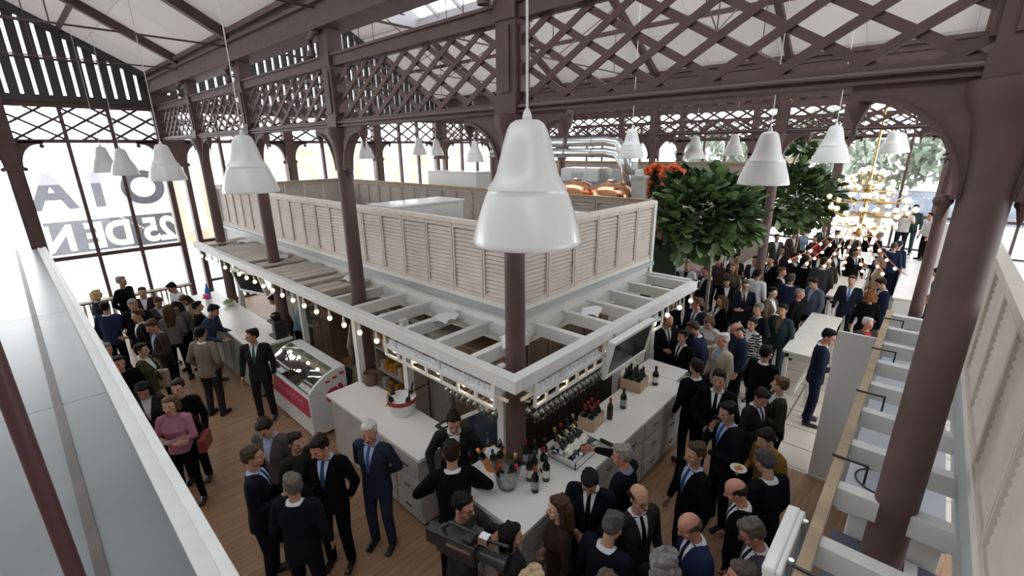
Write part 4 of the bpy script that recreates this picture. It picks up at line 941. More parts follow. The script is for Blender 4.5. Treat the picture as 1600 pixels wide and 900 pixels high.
# orange champagne bucket
t = thing('champagne_bucket', 'orange champagne bucket on the bar corner by the column', 'bucket', (3.18, 3.24, 1.1)); MB().lathe([(.10, 0), (.105, .005), (.135, .20), (.14, .205), (.132, .2), (.1, .02), (.001, .02)], 24, cap0=True).build('pail', ORANGE, t, smooth='auto')
m = MB()
for q in range(26): a = q*2.4; m.obox((.018*sqrt(q)*cos(a)*1.1, .018*sqrt(q)*sin(a)*1.1, .19 + .01*(q % 3)), (.035, .035, .03), Euler((q, q*.7, q*.3)).to_matrix())
m.build('ice', mat('ice', (.75, .78, .8), .15), t)
for i, (dx, dy, rx, ry) in enumerate(((-.06, .04, 0, -28), (.06, .03, 0, 24), (0, -.05, 20, 0), (.03, .07, -22, 8), (-.04, -.05, 12, -16))):
    bottle(3.18+dx, 3.24+dy, ('orange-necked champagne bottle in the orange bucket, leaning to the left', 'orange-necked champagne bottle in the orange bucket, leaning to the right', 'dark champagne bottle at the front of the orange bucket', 'green champagne bottle at the back of the orange bucket', 'white-labelled champagne bottle at the left of the orange bucket')[i], 1.16, mat('orange_foil', (.8, .3, .06), .35, .3) if i < 2 else BLACK, LABELW if i else mat('orange_label', (.75, .28, .05), .5), None, rx, ry)
# glass wine cooler
t = thing('glass_cooler', 'clear glass wine cooler holding bottles beside the orange bucket', 'wine cooler', (3.05, 2.90, 1.1)); MB().lathe([(.09, 0), (.10, .01), (.115, .05), (.15, .22), (.17, .30), (.165, .30), (.145, .22), (.11, .05), (.001, .02)], 24, cap0=True).build('bowl', THING, t, smooth='auto')
m = MB(); m.lathe([(.001, .03), (.1, .05), (.125, .14), (.001, .15)], 20); m.build('ice_water', glass_mat('water_ice', (.75, .77, .8), .2), t)
for i, (dx, dy, rx, ry, f) in enumerate(((-.05, .03, 8, -14, FOILR), (.05, .0, 0, 18, FOILG), (0, -.05, 16, 0, FOILR))): bottle(3.05+dx, 2.90+dy, ('red-capped bottle at the left of the glass cooler', 'gold-topped champagne bottle leaning right in the glass cooler', 'red wine bottle at the front of the glass cooler')[i], 1.15, f, LABELW if i != 1 else None, None, rx, ry)
# cluster of dark bottles right of the column
for i, (x, y) in enumerate(((3.20, 2.62), (3.42, 2.64), (3.40, 2.80), (3.52, 2.76), (3.55, 2.92), (3.66, 2.86), (3.48, 3.0), (3.30, 2.78))): bottle(x, y, 'tall dark wine bottle in the cluster right of the corner column', 1.1, BLACK if i % 3 else FOILR, LABELW if i % 2 else mat('grey_label', (.3, .3, .3), .6), 'dark bottles clustered on the bar corner', s=1.15)
# ice tray with lying bottles
t = thing('ice_tray', 'steel tray of ice and bottle necks under the reaching man\'s hand', 'tray', (4.05, 2.68, 1.1)); m = MB(); m.box((-.28, -.20, 0), (.28, .20, .01)); 
for a, b in (((-.28, -.2, 0), (.28, -.19, .10)), ((-.28, .19, 0), (.28, .2, .10)), ((-.28, -.2, 0), (-.27, .2, .10)), ((.27, -.2, 0), (.28, .2, .10))): m.box(a, b)
m.build('tray', CHROME, t); m = MB()
for q in range(70): m.obox((random.uniform(-.25, .25), random.uniform(-.17, .17), random.uniform(.03, .08)), (.04, .04, .04), Euler((q, q*.7, q*.3)).to_matrix())
m.build('ice', MATS['ice'], t)
for i in range(6): bottle(3.86 + i*.075, 2.56 + .02*(i % 2), 'bottle lying on the ice in the steel tray', 1.17, FOILG if i % 2 else BLACK, LABELW, 'bottles lying in the ice tray', -62, 0, 1.)
for i in range(4): bottle(3.9 + i*.13, 2.82, 'bottle standing in the back row of the ice tray', 1.12, (FOILG, FOILR, BLACK, FOILG)[i], LABELW, 'bottles standing in the ice tray', -14, 0, 1.)
# crates of bottles
def crate(x, y, rz, lab, nx=3, ny=2, foil=FOILR, what=''):
    t = thing('wooden_crate', lab, 'crate', (x, y, 1.1), rz); L, W, H_ = nx*.1+.03, ny*.1+.03, .17
    m = MB(); m.box((-L/2, -W/2, 0), (L/2, W/2, .012))
    for a, b in (((-L/2, -W/2), (L/2, -W/2+.012)), ((-L/2, W/2-.012), (L/2, W/2)), ((-L/2, -W/2), (-L/2+.012, W/2)), ((L/2-.012, -W/2), (L/2, W/2))): m.box((a[0], a[1], 0), (b[0], b[1], H_))
    m.build('box', mat('pale_crate_pine', (.52, .37, .24), .7, var=.12), t)
    for i in range(nx):
        for j in range(ny):
            px, py = (i-(nx-1)/2)*.098, (j-(ny-1)/2)*.098; bottle(x + px*cos(rz) - py*sin(rz), y + px*sin(rz) + py*cos(rz), 'wine bottle standing in %s' % what, 1.115, foil, LABELW, 'bottles in %s' % what)
crate(4.68, 2.86, .1, 'pale pine crate of red-topped bottles at the middle of the bar', 3, 2, FOILR, 'the middle crate on the bar')
crate(6.0, 2.92, .1, 'pale pine crate of bottles at the far right end of the bar', 3, 3, BLACK, 'the far right crate on the bar')
bottle(4.97, 2.74, 'single dark wine bottle standing alone on the bar, left of the pair', 1.1, FOILR, mat('black_label', (.03, .03, .03), .5))
bottle(5.34, 2.74, 'single wine bottle with a grey label standing alone on the bar, right of the pair', 1.1, BLACK, MATS['grey_label'], s=1.2)
bottle(6.28, 2.70, 'tall dark bottle with a white label beside the far right crate', 1.1, BLACK, LABELW, s=1.3)
bottle(4.42, 2.55, 'dark corkscrew-capped bottle lying at the edge of the bar behind the reaching arm', 1.14, BLACK, None, None, 90, 0, .7)
# large white ice bucket with bottles
t = thing('ice_bucket', 'big white ice bucket with two red bands on the counter', 'bucket', (3.16, 5.05, 1.1)); MB().lathe([(.16, 0), (.165, .005), (.20, .24), (.205, .245), (.195, .24), (.158, .03), (.001, .03)], 28, cap0=True).build('tub', WHITEM, t, smooth='auto')
MB().lathe([(.1935, .185), (.204, .252), (.210, .252), (.2005, .185), (.1935, .185)], 28).build('rim_band', mat('deep_red_band', (.32, .02, .03), .5), t, smooth='auto'); MB().lathe([(.158, .035), (.19, .20), (.001, .205)], 24).build('ice', MATS['ice'], t)
m = MB()
for sx in (-1, 1): m.path([(sx*.2, -.05, .2), (sx*.26, 0, .22), (sx*.2, .05, .2)], .012, 8)
m.build('handle', BRASS, t, smooth=True)
for i, (dx, dy, rx, ry) in enumerate(((-.09, .02, 0, -22), (.09, .0, 0, 22), (0, -.09, 24, 0), (-.04, .09, -22, 0))): bottle(3.16+dx, 5.05+dy, ('gold-topped bottle leaning left in the white ice bucket', 'dark bottle leaning right in the white ice bucket', 'dark bottle leaning forward in the white ice bucket', 'bottle leaning back in the white ice bucket')[i], 1.20, FOILG if i == 0 else BLACK, LABELW, None, rx, ry, .95)
t = thing('clay_pot', 'brown clay pot at the foot of the column on the counter', 'pot', (3.3, 6.12, 1.1)); MB().lathe([(.09, 0), (.12, .06), (.125, .14), (.10, .19), (.11, .21), (.10, .21), (.09, .15)], 20, cap0=True).build('pot', mat('brown_clay', (.13, .075, .06), .6), t, smooth='auto'); MB().lathe([(.001, .16), (.095, .16)], 16).build('soil', DARKW, t)
# ---------------------------------------------------------------- pendant lamps
lamp0 = thing('pendant_lamp', 'x', 'lamp', (0, 0, 0))
LZ = .91
prof = [(.300, 0), (.304, .010), (.299, .03), (.290, .066), (.272, .130), (.248, .198), (.224, .262), (.214, .284), (.217, .296), (.207, .306), (.186, .336), (.164, .380), (.145, .455), (.127, .528), (.106, .595), (.090, .624), (.062, .642), (.02, .648)]
m = MB(); m.lathe(prof, 40, cap1=True); m.lathe([(r - .006, z - (.0 if i else -.001)) for i, (r, z) in enumerate(prof[:-1])], 40); o = m.build('shade', WHITEM, lamp0, smooth='auto')
m = MB(); m.lathe([(.02, .64), (.026, .655), (.02, .68), (.008, .70)], 12); m.build('cord_cap', WHITEW, lamp0, smooth='auto')
MB().tube((0, 0, .68), (0, 0, 4.1), .0065, n=6).build('cord', WHITEW, lamp0)
MB().ball((0, 0, .16), (.055, .055, .075), 12, 8).build('lamp_bulb', mat('unlit_bulb', (.8, .8, .76), .3), lamp0, smooth=True)
LAMPS = ((1.92, 1.64, 4.20, 'large white bell pendant lamp hanging at the centre foreground'), (1.98, 5.98, 4.24, 'white bell pendant lamp left of the centre, over the second bay'), (2.12, 10.6, 4.20, 'white bell pendant lamp near the corner pillar, third from the camera in the left row'), (2.18, 15.2, 4.16, 'small white bell pendant lamp, fourth from the camera in the left row'), (1.92, 16.0, 4.22, 'smallest white pendant lamp of the left row, next to the window'),
 (6.62, 1.66, 4.23, 'white bell pendant lamp hanging in front of the fig trees'), (10.3, 1.52, 4.40, 'white bell pendant lamp beside the second fig tree crown'), (9.82, 5.28, 4.46, 'white bell pendant lamp above the red flower letters'), (14.27, 5.57, 4.36, 'white bell pendant lamp above the first fig tree'),
 (9.3, 15.8, 4.40, 'small white pendant lamp by the window pilaster behind the louvred stall'), (11.6, 15.6, 4.5, 'small white pendant lamp left of the wide window pillar'), (12.6, 15.75, 4.46, 'small white pendant lamp touching the wide window pillar'), (10.6, 11.3, 4.3, 'white pendant lamp half hidden behind the big centre lamp'),
 (18.0, 1.22, 4.44, 'pale pendant lamp in front of the bright garden window, nearest of three'), (19.9, 1.22, 4.44, 'pale pendant lamp in front of the bright garden window, middle of three'), (21.8, 1.20, 4.44, 'pale pendant lamp in front of the bright garden window, farthest of three'), (16.0, 5.0, 4.42, 'white pendant lamp over the far stall, right of the first fig tree'))
for i, (x, y, z, lab) in enumerate(LAMPS):
    if i == 0: lamp0.location = (x, y, z); lamp0['label'] = lab
    else: dup(lamp0, (x, y, z), 0, lab)

# ---------------------------------------------------------------- right foreground stall
SY = .17; SW = -.52
g = thing('pergola_canopy', 'white joisted canopy of the right foreground stall', 'canopy', (0, 0, 0))
m = MB(); m.box((1.2, SY-.06, 2.33), (7.95, SY, 2.46)); m.build('outer_beam', WHITEW, g, bevel=.006)
m = MB(); m.box((1.2, SY-.06, 2.462), (7.95, SY+.005, 2.50)); m.build('beam_capping', OAKW, g)
for k in range(-2, 9):
    x = 2.79 + .632*k
    MB().box((x-.05, SW, 2.32), (x+.05, SY-.06, 2.475)).build('joist', WHITEW, g, bevel=.006)
for k in range(5): x = 2.45 + k*1.26; m = MB(); m.box((x-.008, SY-.19, 2.503), (x+.008, SY+.02, 2.515)); m.box((x-.008, SY-.20, 2.36), (x+.008, SY-.185, 2.515)); m.build('iron_hook', BLACK, g)
g = thing('louvred_stall_top', 'beige louvred box wall above the right foreground stall canopy', 'stall', (0, 0, 0))
for k in range(8): louvre_panel(g, .84, 2.76, 3.74, (1.2+.84*k, SW, 0), (1, 0, 0), (0, 1, 0))
m = MB(); m.box((1.2, SW-.05, 3.74), (7.92, SW+.04, 3.80)); m.build('top_rail', STILE, g); m = MB(); m.box((1.2, SW-.05, 2.62), (7.92, SW+.07, 2.70)); m.build('zinc_ledge', GREYL, g)
m = MB(); m.box((1.2, SW-.03, 2.70), (7.92, SW+.03, 2.76)); m.build('sill', CREAM, g); m = MB(); m.box((1.2, SW-.08, 2.2), (7.92, SW, 2.62)); m.build('white_frieze', WHITEW, g); MB().box((7.86, SW-.06, 2.2), (7.96, SW+.05, 3.80)).build('corner_post', WHITEW, g)
t = thing('cold_cabinet', 'white cabinet top with a black hoop lying on it under the right stall joists', 'cabinet', (3.68, -.50, 0)); MB().box((0, 0, 0), (4.14, .52, 2.10)).build('body', WHITEM, t, bevel=.01); MB().box((-.02, -.01, 2.10), (4.16, .59, 2.13)).build('top', mat('bluish_white_sheet', (.66, .70, .75), .4), t, bevel=.005)
t = thing('black_hoop', 'thin black ring lying on the white cabinet top of the right stall', 'ring', (4.17, -.13, 2.13)); MB().path([(.17*cos(a*pi/20), .17*sin(a*pi/20), .008) for a in range(41)], .007, 8).build('ring', BLACK, t, smooth=True); m = MB(); m.lathe([(.001, .001), (.163, .001), (.163, .004), (.001, .004)], 32); m.build('lid', mat('pale_lid', (.5, .55, .62), .4), t)
t = thing('slate_worktop', 'blue-grey slate panel below the nearest right stall joists', 'panel', (1.3, -.5, 0)); MB().box((0, 0, .0), (2.32, .50, 1.9)).build('base', GREYW, t); MB().box((0, .10, 1.94), (2.33, .17, 1.955)).build('white_strip', WHITEM, t); MB().box((-.02, -.01, 1.9), (2.34, .59, 1.94)).build('slab', mat('blue_grey_slate', (.10, .115, .15), .4), t)
t = thing('cable_loop', 'thin black cable over the slate panel of the right stall', 'cable', (3.1, -.15, 1.945)); MB().path([(-.3, -.1, .01), (-.15, .05, .01), (0, .1, .01), (.12, .0, .01), (.25, .1, .01), (.35, -.05, .01)], .008, 8).build('cable', BLACK, t, smooth=True); MB().box((-.36, -.13, 0), (-.3, -.08, .03)).build('plug', BLACK, t)
screen('white screen housing hanging outside the right foreground canopy edge', (2.68, SY+.08, 2.24), pi, .62, .48, 8, 0)
t = thing('grey_partition_board', 'tall plain light grey board at the far end of the right stall', 'board', (7.15, 0, 0)); MB().box((-.02, -.42, 0.02), (.02, .60, 2.32)).build('panel', mat('light_grey_board', (.74, .73, .73), .5), t); MB().box((-.04, -.43, 0), (.04, .62, .04)).build('foot', STILE, t)

# ---------------------------------------------------------------- left foreground stall roof edge
g = thing('sheeted_stall_roof', 'grey glossy sheeted roof edge with white lip along the left foreground', 'stall roof', (0, 0, 0))
LY0, LY1 = -1.5, 16.0
GS = mat('grey_satin_sheet', (.15, .163, .17), .32, var=.10, vscale=1.5)
m = MB(); m.box((.335, LY0, 2.32), (.40, LY1, 2.50)); m.build('lip', WHITEW, g, bevel=.006); m = MB(); m.prism([(.245, LY0, 2.50), (.335, LY0, 2.475), (.335, LY0, 2.36), (.245, LY0, 2.36)], (0, LY1-LY0, 0)); m.build('inner_lip', WHITEW, g)
y = LY0; k = 0
while y < LY1:
    y1 = min(y + 3.55, LY1); MB().prism([(.245, y+.004, 2.47), (-.075, y+.004, 2.475), (-.075, y+.004, 2.44), (.245, y+.004, 2.44)], (0, y1-y-.008, 0)).build('roof_sheet', GS, g); MB().prism([(-.13, y+.004, 2.475), (-.62, y+.004, 2.49), (-.62, y+.004, 2.44), (-.13, y+.004, 2.44)], (0, y1-y-.008, 0)).build('roof_sheet', GS, g); y = y1
m = MB(); m.box((-.13, LY0, 2.42), (-.075, LY1, 2.50)); m.build('iron_edge_bar', mat('worn_brown_iron', (.055, .038, .034), .5, var=.4, vscale=3), g)
m = MB(); m.box((-.70, LY0, 2.44), (-.62, LY1, 2.56)); m.build('upstand', WHITEW, g)
t = thing('iron_post', 'slim dark red-brown post at the bottom left corner', 'post', (-.115, 1.75, 2.44)); MB().tube((0, 0, .03), (0, 0, 2.6), .022, n=14).build('post_shaft', mat('oxblood_paint', (.085, .035, .042), .35), t, smooth='auto'); MB().lathe([(.06, 0), (.06, .02), (.03, .035), (.025, .05)], 16, cap0=True).build('foot', MATS['oxblood_paint'], t)
# ---------------------------------------------------------------- trees
def leafy_tree(lab, x, y, h0, c, r, n, seed, sz, tuft=None):
    t = thing('fiddle_leaf_fig', lab, 'tree', (x, y, 0)); rnd = random.Random(seed)
    m = MB(); m.path([(0, 0, .45), (.02, .01, 1.2), (-.01, .0, 2.0), (.0, .02, h0), (c[0], c[1], c[2])], [.045, .04, .036, .034, .02], 10)
    for k in range(7): a = k*.9; m.path([(0, 0, h0), (c[0] + r*.35*cos(a), c[1] + r*.35*sin(a), h0 + .35), (c[0] + r*.7*cos(a), c[1] + r*.7*sin(a), c[2] + r*.4*sin(k*2.))], [.02, .014, .007], 6)
    m.build('trunk', BARK, t, smooth=True)
    MB().lathe([(.20, 0), (.24, .02), (.30, .5), (.31, .52), (.28, .5), (.001, .46)], 20, cap0=True).build('planter', mat('grey_planter', (.2, .2, .2), .6), t, smooth='auto')
    for nm, mm, part in (('foliage', [LEAF, LEAFD], 0),):
        m = MB()
        for q in range(n):
            a = rnd.uniform(0, 2*pi); b = rnd.uniform(-1, 1); rr = r * rnd.uniform(.35, 1)**.5
            d = V((cos(a)*sqrt(1-b*b), sin(a)*sqrt(1-b*b), b)); lump = 1 + .16*sin(3*a + 2*b) + .1*sin(7*a)
            p = V(c) + V((d.x*rr*lump, d.y*rr*lump, d.z*rr*.86*lump))
            if tuft and q > n*.93: p = V(tuft) + d*.16
            out = (d + V((rnd.uniform(-.7, .7), rnd.uniform(-.7, .7), rnd.uniform(-.2, .9)))).normalized()
            Mq = out.to_track_quat('Y', 'Z').to_matrix() @ Matrix.Rotation(rnd.uniform(-.8, .8), 3, 'Y'); L = sz * rnd.uniform(.7, 1.2); w = L*.36
            s = [(0, 0, 0), (w*.55, L*.3, .02), (w, L*.66, -.01), (w*.55, L*.95, -.05), (0, L, -.07), (-w*.55, L*.95, -.05), (-w, L*.66, -.01), (-w*.55, L*.3, .02), (0, L*.5, -.03)]
            mi = 0 if rnd.random() < .6 else 1
            m.add([p + Mq @ V(v) for v in s], [(0, 1, 8), (1, 2, 8), (2, 3, 8), (3, 4, 8), (4, 5, 8), (5, 6, 8), (6, 7, 8), (7, 0, 8)], mi)
        m.build(nm, mm, t, smooth=True)
leafy_tree('large leafy fig tree with round dark crown beside the end of the bar', 9.5, 3.12, 2.55, (.0, .24, 3.38), .86, 1150, 3, .30)
leafy_tree('second fig tree behind the brown column, right of the large one', 15.6, 2.75, 2.4, (.1, .25, 3.25), .92, 900, 5, .32, (.3, .32, 4.72))
# red flowers (letters of blooms) on a green wall by the stall end
t = thing('flower_display', 'tall display of red-orange blooms and dark leaves left of the fig tree', 'flowers', (10.6, 4.98, 2.3)); rnd = random.Random(12); m = MB()
for q in range(420):
    p = V((rnd.uniform(-.1, .1), rnd.uniform(-.6, .25), rnd.uniform(0, 2.0))); Mq = Euler((rnd.uniform(0, 6), rnd.uniform(0, 6), rnd.uniform(0, 6))).to_matrix(); s = .10
    m.add([p + Mq @ V(v) for v in ((-s, 0, 0), (0, -s*.5, .02), (s, 0, 0), (0, s*.5, .02))], [(0, 1, 2, 3)])
m.build('leaves', LEAFD, t); m = MB()
def bl(y, z):
    for q in range(3): m.ball((rnd.uniform(-.16, .0), y + rnd.uniform(-.06, .06), z + rnd.uniform(-.06, .06)), rnd.uniform(.05, .075), 7, 5)
for k in range(20): bl(.18, .3 + k*.085); bl(-.22, .3 + k*.080)
for k in range(9): a = pi*k/8; bl(-.02 + .2*cos(a), 1.80 + .16*sin(a))
for k in range(9): a = pi*k/8; bl(-.42 + .2*cos(a), 1.78 + .18*sin(a))
m.build('blooms', mat('red_orange_petals', (.62, .09, .015), .5), t)
MB().box((.05, -.65, -2.3), (.12, .28, 2.0)).build('backing', mat('dark_green_board', (.02, .035, .02), .8), t)

# ---------------------------------------------------------------- copper tanks, ducts, boxes behind the louvred stall
for i, (x, y, lab) in enumerate(((10.2, 5.95, 'copper brewing tank nearest the fig tree'), (10.2, 7.0, 'copper brewing tank in the middle behind the louvred stall'), (10.25, 8.05, 'copper brewing tank beside the big centre lamp'))):
    t = thing('copper_tank', lab, 'tank', (x, y, 0)); MB().lathe([(.35, 1.0), (.51, 1.35), (.51, 3.58), (.49, 3.70), (.42, 3.80), (.26, 3.87), (.12, 3.90)], 28, cap1=True).build('vessel', COPPER, t, smooth='auto')
    m = MB()
    for z in (1.6, 2.6, 3.45): m.lathe([(.50, z-.03), (.515, z-.02), (.515, z+.02), (.50, z+.03)], 28)
    m.build('steel_band', STEEL, t, smooth='auto'); m = MB(); m.lathe([(.12, 3.9), (.13, 3.93), (.1, 3.96)], 14, cap1=True); m.build('lid', STEEL, t, smooth='auto')
    for a in range(3): MB().tube((.36*cos(a*2.1), .36*sin(a*2.1), 0), (.36*cos(a*2.1), .36*sin(a*2.1), 1.2), .035).build('leg', STEEL, t)
for z, lab, x in ((4.86, 'upper round silver air duct above the copper tanks', 10.9), (4.58, 'lower round silver air duct above the copper tanks', 10.9)):
    t = thing('air_duct', lab, 'duct', (x, 0, z)); MB().path([(0, 10.8, 0), (0, 6.6, 0), (-.06, 6.2, -.05), (-.25, 5.85, -.35), (-.4, 5.7, -.8)], .125, 16).build('pipe', STEEL, t, smooth=True); m = MB()
    for k in range(5): m.path([(.128*cos(a*pi/8), 7.0 + k*.9, .128*sin(a*pi/8)) for a in range(17)], .014, 6)
    m.build('seam_ring', GREYL, t)
t = thing('ventilation_box', 'long white ventilation box on the stall behind the louvres', 'box', (9.7, 10.3, 3.45)); MB().box((0, 0, 0), (.6, 2.35, .56)).build('casing', WHITEM, t, bevel=.01); MB().box((-.02, -.02, .56), (.62, 2.37, .59)).build('lid', WHITEM, t); MB().box((.05, .1, -.53), (.55, 2.2, 0)).build('support', GREYW, t)
t = thing('extractor_hood', 'steel extractor hood behind the copper tank nearest the fig tree', 'hood', (10.9, 5.75, 3.75)); m = MB(); m.prism([(0, 0, 0), (.7, 0, 0), (.6, 0, .4), (.1, 0, .4)], (0, .7, 0)); m.build('hood', STEEL, t); MB().box((.2, .15, .4), (.5, .55, .6)).build('flue', GREYL, t)
t = thing('pale_pillar', 'square pale stone pillar between the copper tanks and the red flowers', 'pillar', (10.2, 5.12, 0)); MB().box((0, 0, .1), (.3, .28, 4.0)).build('shaft', CREAM, t); MB().box((-.04, -.04, 0), (.34, .32, .1)).build('base', CREAM, t); MB().box((-.03, -.03, 4.0), (.33, .31, 4.06)).build('cap', CREAM, t)
t = thing('white_machine', 'rounded white machine housing behind the middle copper tank', 'machine', (10.95, 6.8, 3.75)); MB().box((0, 0, 0), (.7, 1.3, .42)).build('housing', WHITEM, t, bevel=.06); MB().box((.1, .2, -3.75), (.6, 1.1, 0)).build('stand', STEEL, t)
MB().box((-.01, .5, .16), (0, .9, .3)).build('panel', GREYL, t)
# rooftop service cabinets on the middle stall
t = thing('stall_block', 'plain pale stall block under the copper tanks and ventilation box', 'stall', (9.4, 0, 0)); MB().box((0, 8.6, 0), (3.2, 14.2, 2.85)).build('walls', CREAM, t); MB().box((-.05, 8.55, 2.85), (3.25, 14.25, 2.92)).build('parapet', OAKW, t)
# far louvred stall behind the trees
g = thing('louvred_stall_top', 'far beige louvred stall behind the fig trees with a pale oak rail', 'stall', (0, 0, 0)); FX0, FX1, FY0, FY1 = 15.2, 22.4, 4.4, 12.5
n = 12
for k in range(n): louvre_panel(g, (FY1-FY0)/n, 2.75, 4.12, (FX0, FY0 + (FY1-FY0)*(k+1)/n, 0), (0, -1, 0), (-1, 0, 0))
for k in range(10): louvre_panel(g, (FX1-FX0)/10, 2.75, 4.12, (FX0 + (FX1-FX0)*k/10, FY0, 0), (1, 0, 0), (0, -1, 0))
m = MB(); m.box((FX0-.06, FY0-.06, 4.12), (FX1, FY0+.05, 4.24)); m.box((FX0-.06, FY0+.05, 4.12), (FX0+.05, FY1, 4.24)); m.build('oak_rail', OAKW, g); m = MB(); m.box((FX0, FY0, 2.2), (FX1, FY0+.1, 2.75)); m.box((FX0, FY0+.1, 2.2), (FX0+.1, FY1, 2.75)); m.build('white_frieze', WHITEW, g)
m = MB(); m.box((FX0+1.2, FY0+1.0, 0), (FX1, FY1, 2.2)); m.build('dark_interior', DARKW, g)
for k in range(5): MB().box((FX0+.0, FY0+.1+k*2.0, 0), (FX0+.1, FY0+.2+k*2.0, 2.2)).build('post', WHITEW, g)
counter('pale counter of the far stall behind the fig trees', [((FX0-.1, FY0+.6, 0), (FX0+.6, FY1, 0))], 1.1, [], CREAM)
for i, (y, z) in enumerate(((6.0, 2.0), (6.9, 2.0), (7.7, 2.0), (5.2, 2.0))):
    t = thing('globe_lamp', ('warm globe lamp hanging over the far counter, second from the right', 'warm globe lamp hanging over the far counter, third from the right', 'warm globe lamp hanging over the far counter, leftmost', 'warm globe lamp hanging over the far counter, rightmost')[i], 'lamp', (FX0+.3, y, z)); MB().ball((0, 0, 0), .09, 12, 8).build('globe', BULBG, t, smooth=True); MB().tube((0, 0, .08), (0, 0, .3), .01).build('stem', COPPER, t)

# ---------------------------------------------------------------- tall white tables
def table(lab, x0, y0, x1, y1, h=1.05):
    t = thing('tall_table', lab, 'table', (x0, y0, 0)); L, W = x1-x0, y1-y0
    MB().box((-.03, -.03, h-.05), (L+.03, W+.03, h)).build('tabletop', mat('whitewashed_table', (.66, .63, .58), .5, var=.08), t, bevel=.008)
    m = MB(); m.box((.02, .02, h-.14), (L-.02, .05, h-.05)); m.box((.02, W-.05, h-.14), (L-.02, W-.02, h-.05)); m.box((.02, .05, h-.14), (.05, W-.05, h-.05)); m.box((L-.05, .05, h-.14), (L-.02, W-.05, h-.05)); m.build('apron', MATS['whitewashed_table'], t)
    for px in (.05, L-.05):
        for py in (.05, W-.05): m = MB(); m.box((px-.03, py-.03, .0), (px+.03, py+.03, h-.05)); m.build('leg', MATS['whitewashed_table'], t)
    m = MB(); m.box((.05, W/2-.02, .2), (L-.05, W/2+.02, .25)); m.build('stretcher', MATS['whitewashed_table'], t)
table('tall white table beside the grey board, nearest of the white tables', 9.2, 1.0, 11.85, 1.52)
table('tall white table in the crowd, second from the grey board', 13.6, .98, 15.9, 1.53)
table('tall white table far back under the chandelier', 18.0, 1.0, 20.2, 1.55)
# white counters and displays beyond the right column
t = thing('display_counter', 'white display counter right of the lilac column with bread and jars', 'counter', (12.4, -2.2, 0)); MB().box((0, 0, 0), (1.4, 1.5, .95)).build('carcass', WHITEM, t); MB().box((-.03, -.03, .95), (1.43, 1.53, 1.0)).build('worktop', WORK, t)
rnd = random.Random(6)
for k in range(12): o = MB().lathe([(.05, 0), (.055, .02), (.055, .14), (.03, .18), (.03, .2)], 12, cap0=True, cap1=True).build('jar', PK[k % 4], None, (12.55 + (k % 4)*.3, -1.0 + .3*(k//4), 1.0), smooth='auto'); tag(o, '%s jar on the white display counter right of the lilac column' % ('red', 'white', 'orange', 'dark')[k % 4], 'jar', '%s jars on the display counter' % ('red', 'white', 'orange', 'dark')[k % 4])
t = thing('white_partition', 'tall plain white partition right of the lilac column', 'partition', (16.5, -1.2, 0)); MB().box((0, 0, 0), (.08, .9, 2.7)).build('panel', WHITEM, t); MB().box((-.03, -.03, 0), (.11, .93, .08)).build('foot', STEEL, t)
t = thing('white_bench_counter', 'long white counter left of the lilac column leading to the garden window', 'counter', (14.9, -.25, 0)); MB().box((0, 0, 0), (4.9, .5, .9)).build('carcass', WHITEM, t); MB().box((-.04, -.04, .9), (4.94, .54, .94)).build('worktop', WORK, t)

# ---------------------------------------------------------------- chandelier
t = thing('globe_chandelier', 'big brass chandelier of many cream globe shades over the far crowd', 'chandelier', (16, 1.35, 3.2)); rnd = random.Random(11)
m = MB(); m.tube((0, 0, -.9), (0, 0, 5.9), .03, n=10); m.lathe([(.03, -.95), (.10, -.85), (.04, -.7), (.09, -.3), (.04, -.1), (.10, .3), (.03, .5)], 16); m.build('stem', BRASS, t, smooth='auto')
k = 0
for tier, (z, r0, n, dz) in enumerate(((.62, .40, 11, .1), (.38, .68, 17, .05), (.1, .92, 22, 0), (-.25, 1.02, 22, 0), (-.6, .72, 16, -.05), (-.85, .38, 9, -.1))):
    for i in range(n):
        a = 2*pi*i/n + tier*.3; r_ = r0 * rnd.uniform(.65, 1.15); e = V((r_*cos(a), r_*sin(a), z + dz + rnd.uniform(-.12, .12)))
        MB().path([(0, 0, z), (r_*.4*cos(a), r_*.4*sin(a), z - .12), (r_*.8*cos(a), r_*.8*sin(a), z - .08), e], [.012, .011, .010, .009], 6).build('arm', BRASS, t, smooth=True)
        if k < 97: MB().ball(e + V((0, 0, .07)), rnd.uniform(.05, .078), 12, 8).build('globe', BULBG, t, smooth=True); MB().lathe([(.02, -.02), (.045, .0), (.03, .015)], 10, e).build('cup', BRASS, t)
        k += 1
# strings of warm bulbs drooping under the chandelier
for s in range(7):
    a = -1.3 + s*.42; t2 = thing('bulb_string', 'red-gold bulb string fanning down from the chandelier, %s from the left' % ('first', 'second', 'third', 'fourth', 'fifth', 'sixth', 'seventh')[s], 'bulb string', (14.9, 1.75 - s*.12, 2.55))
    dx, dy = -1.9, .55 - s*.22; MB().path([(dx*u, dy*u*1.2, -.62*u - .1*sin(pi*u)) for u in (0, .2, .4, .6, .8, 1)], .012, 6).build('wire', mat('red_gold_wire', (.45, .12, .06), .4), t2)
    for q in range(5): u = .12 + q*.21; MB().ball((dx*u, dy*u*1.2, -.62*u - .1*sin(pi*u) - .05), .035, 8, 6).build('bulb', BULB, t2, smooth=True)
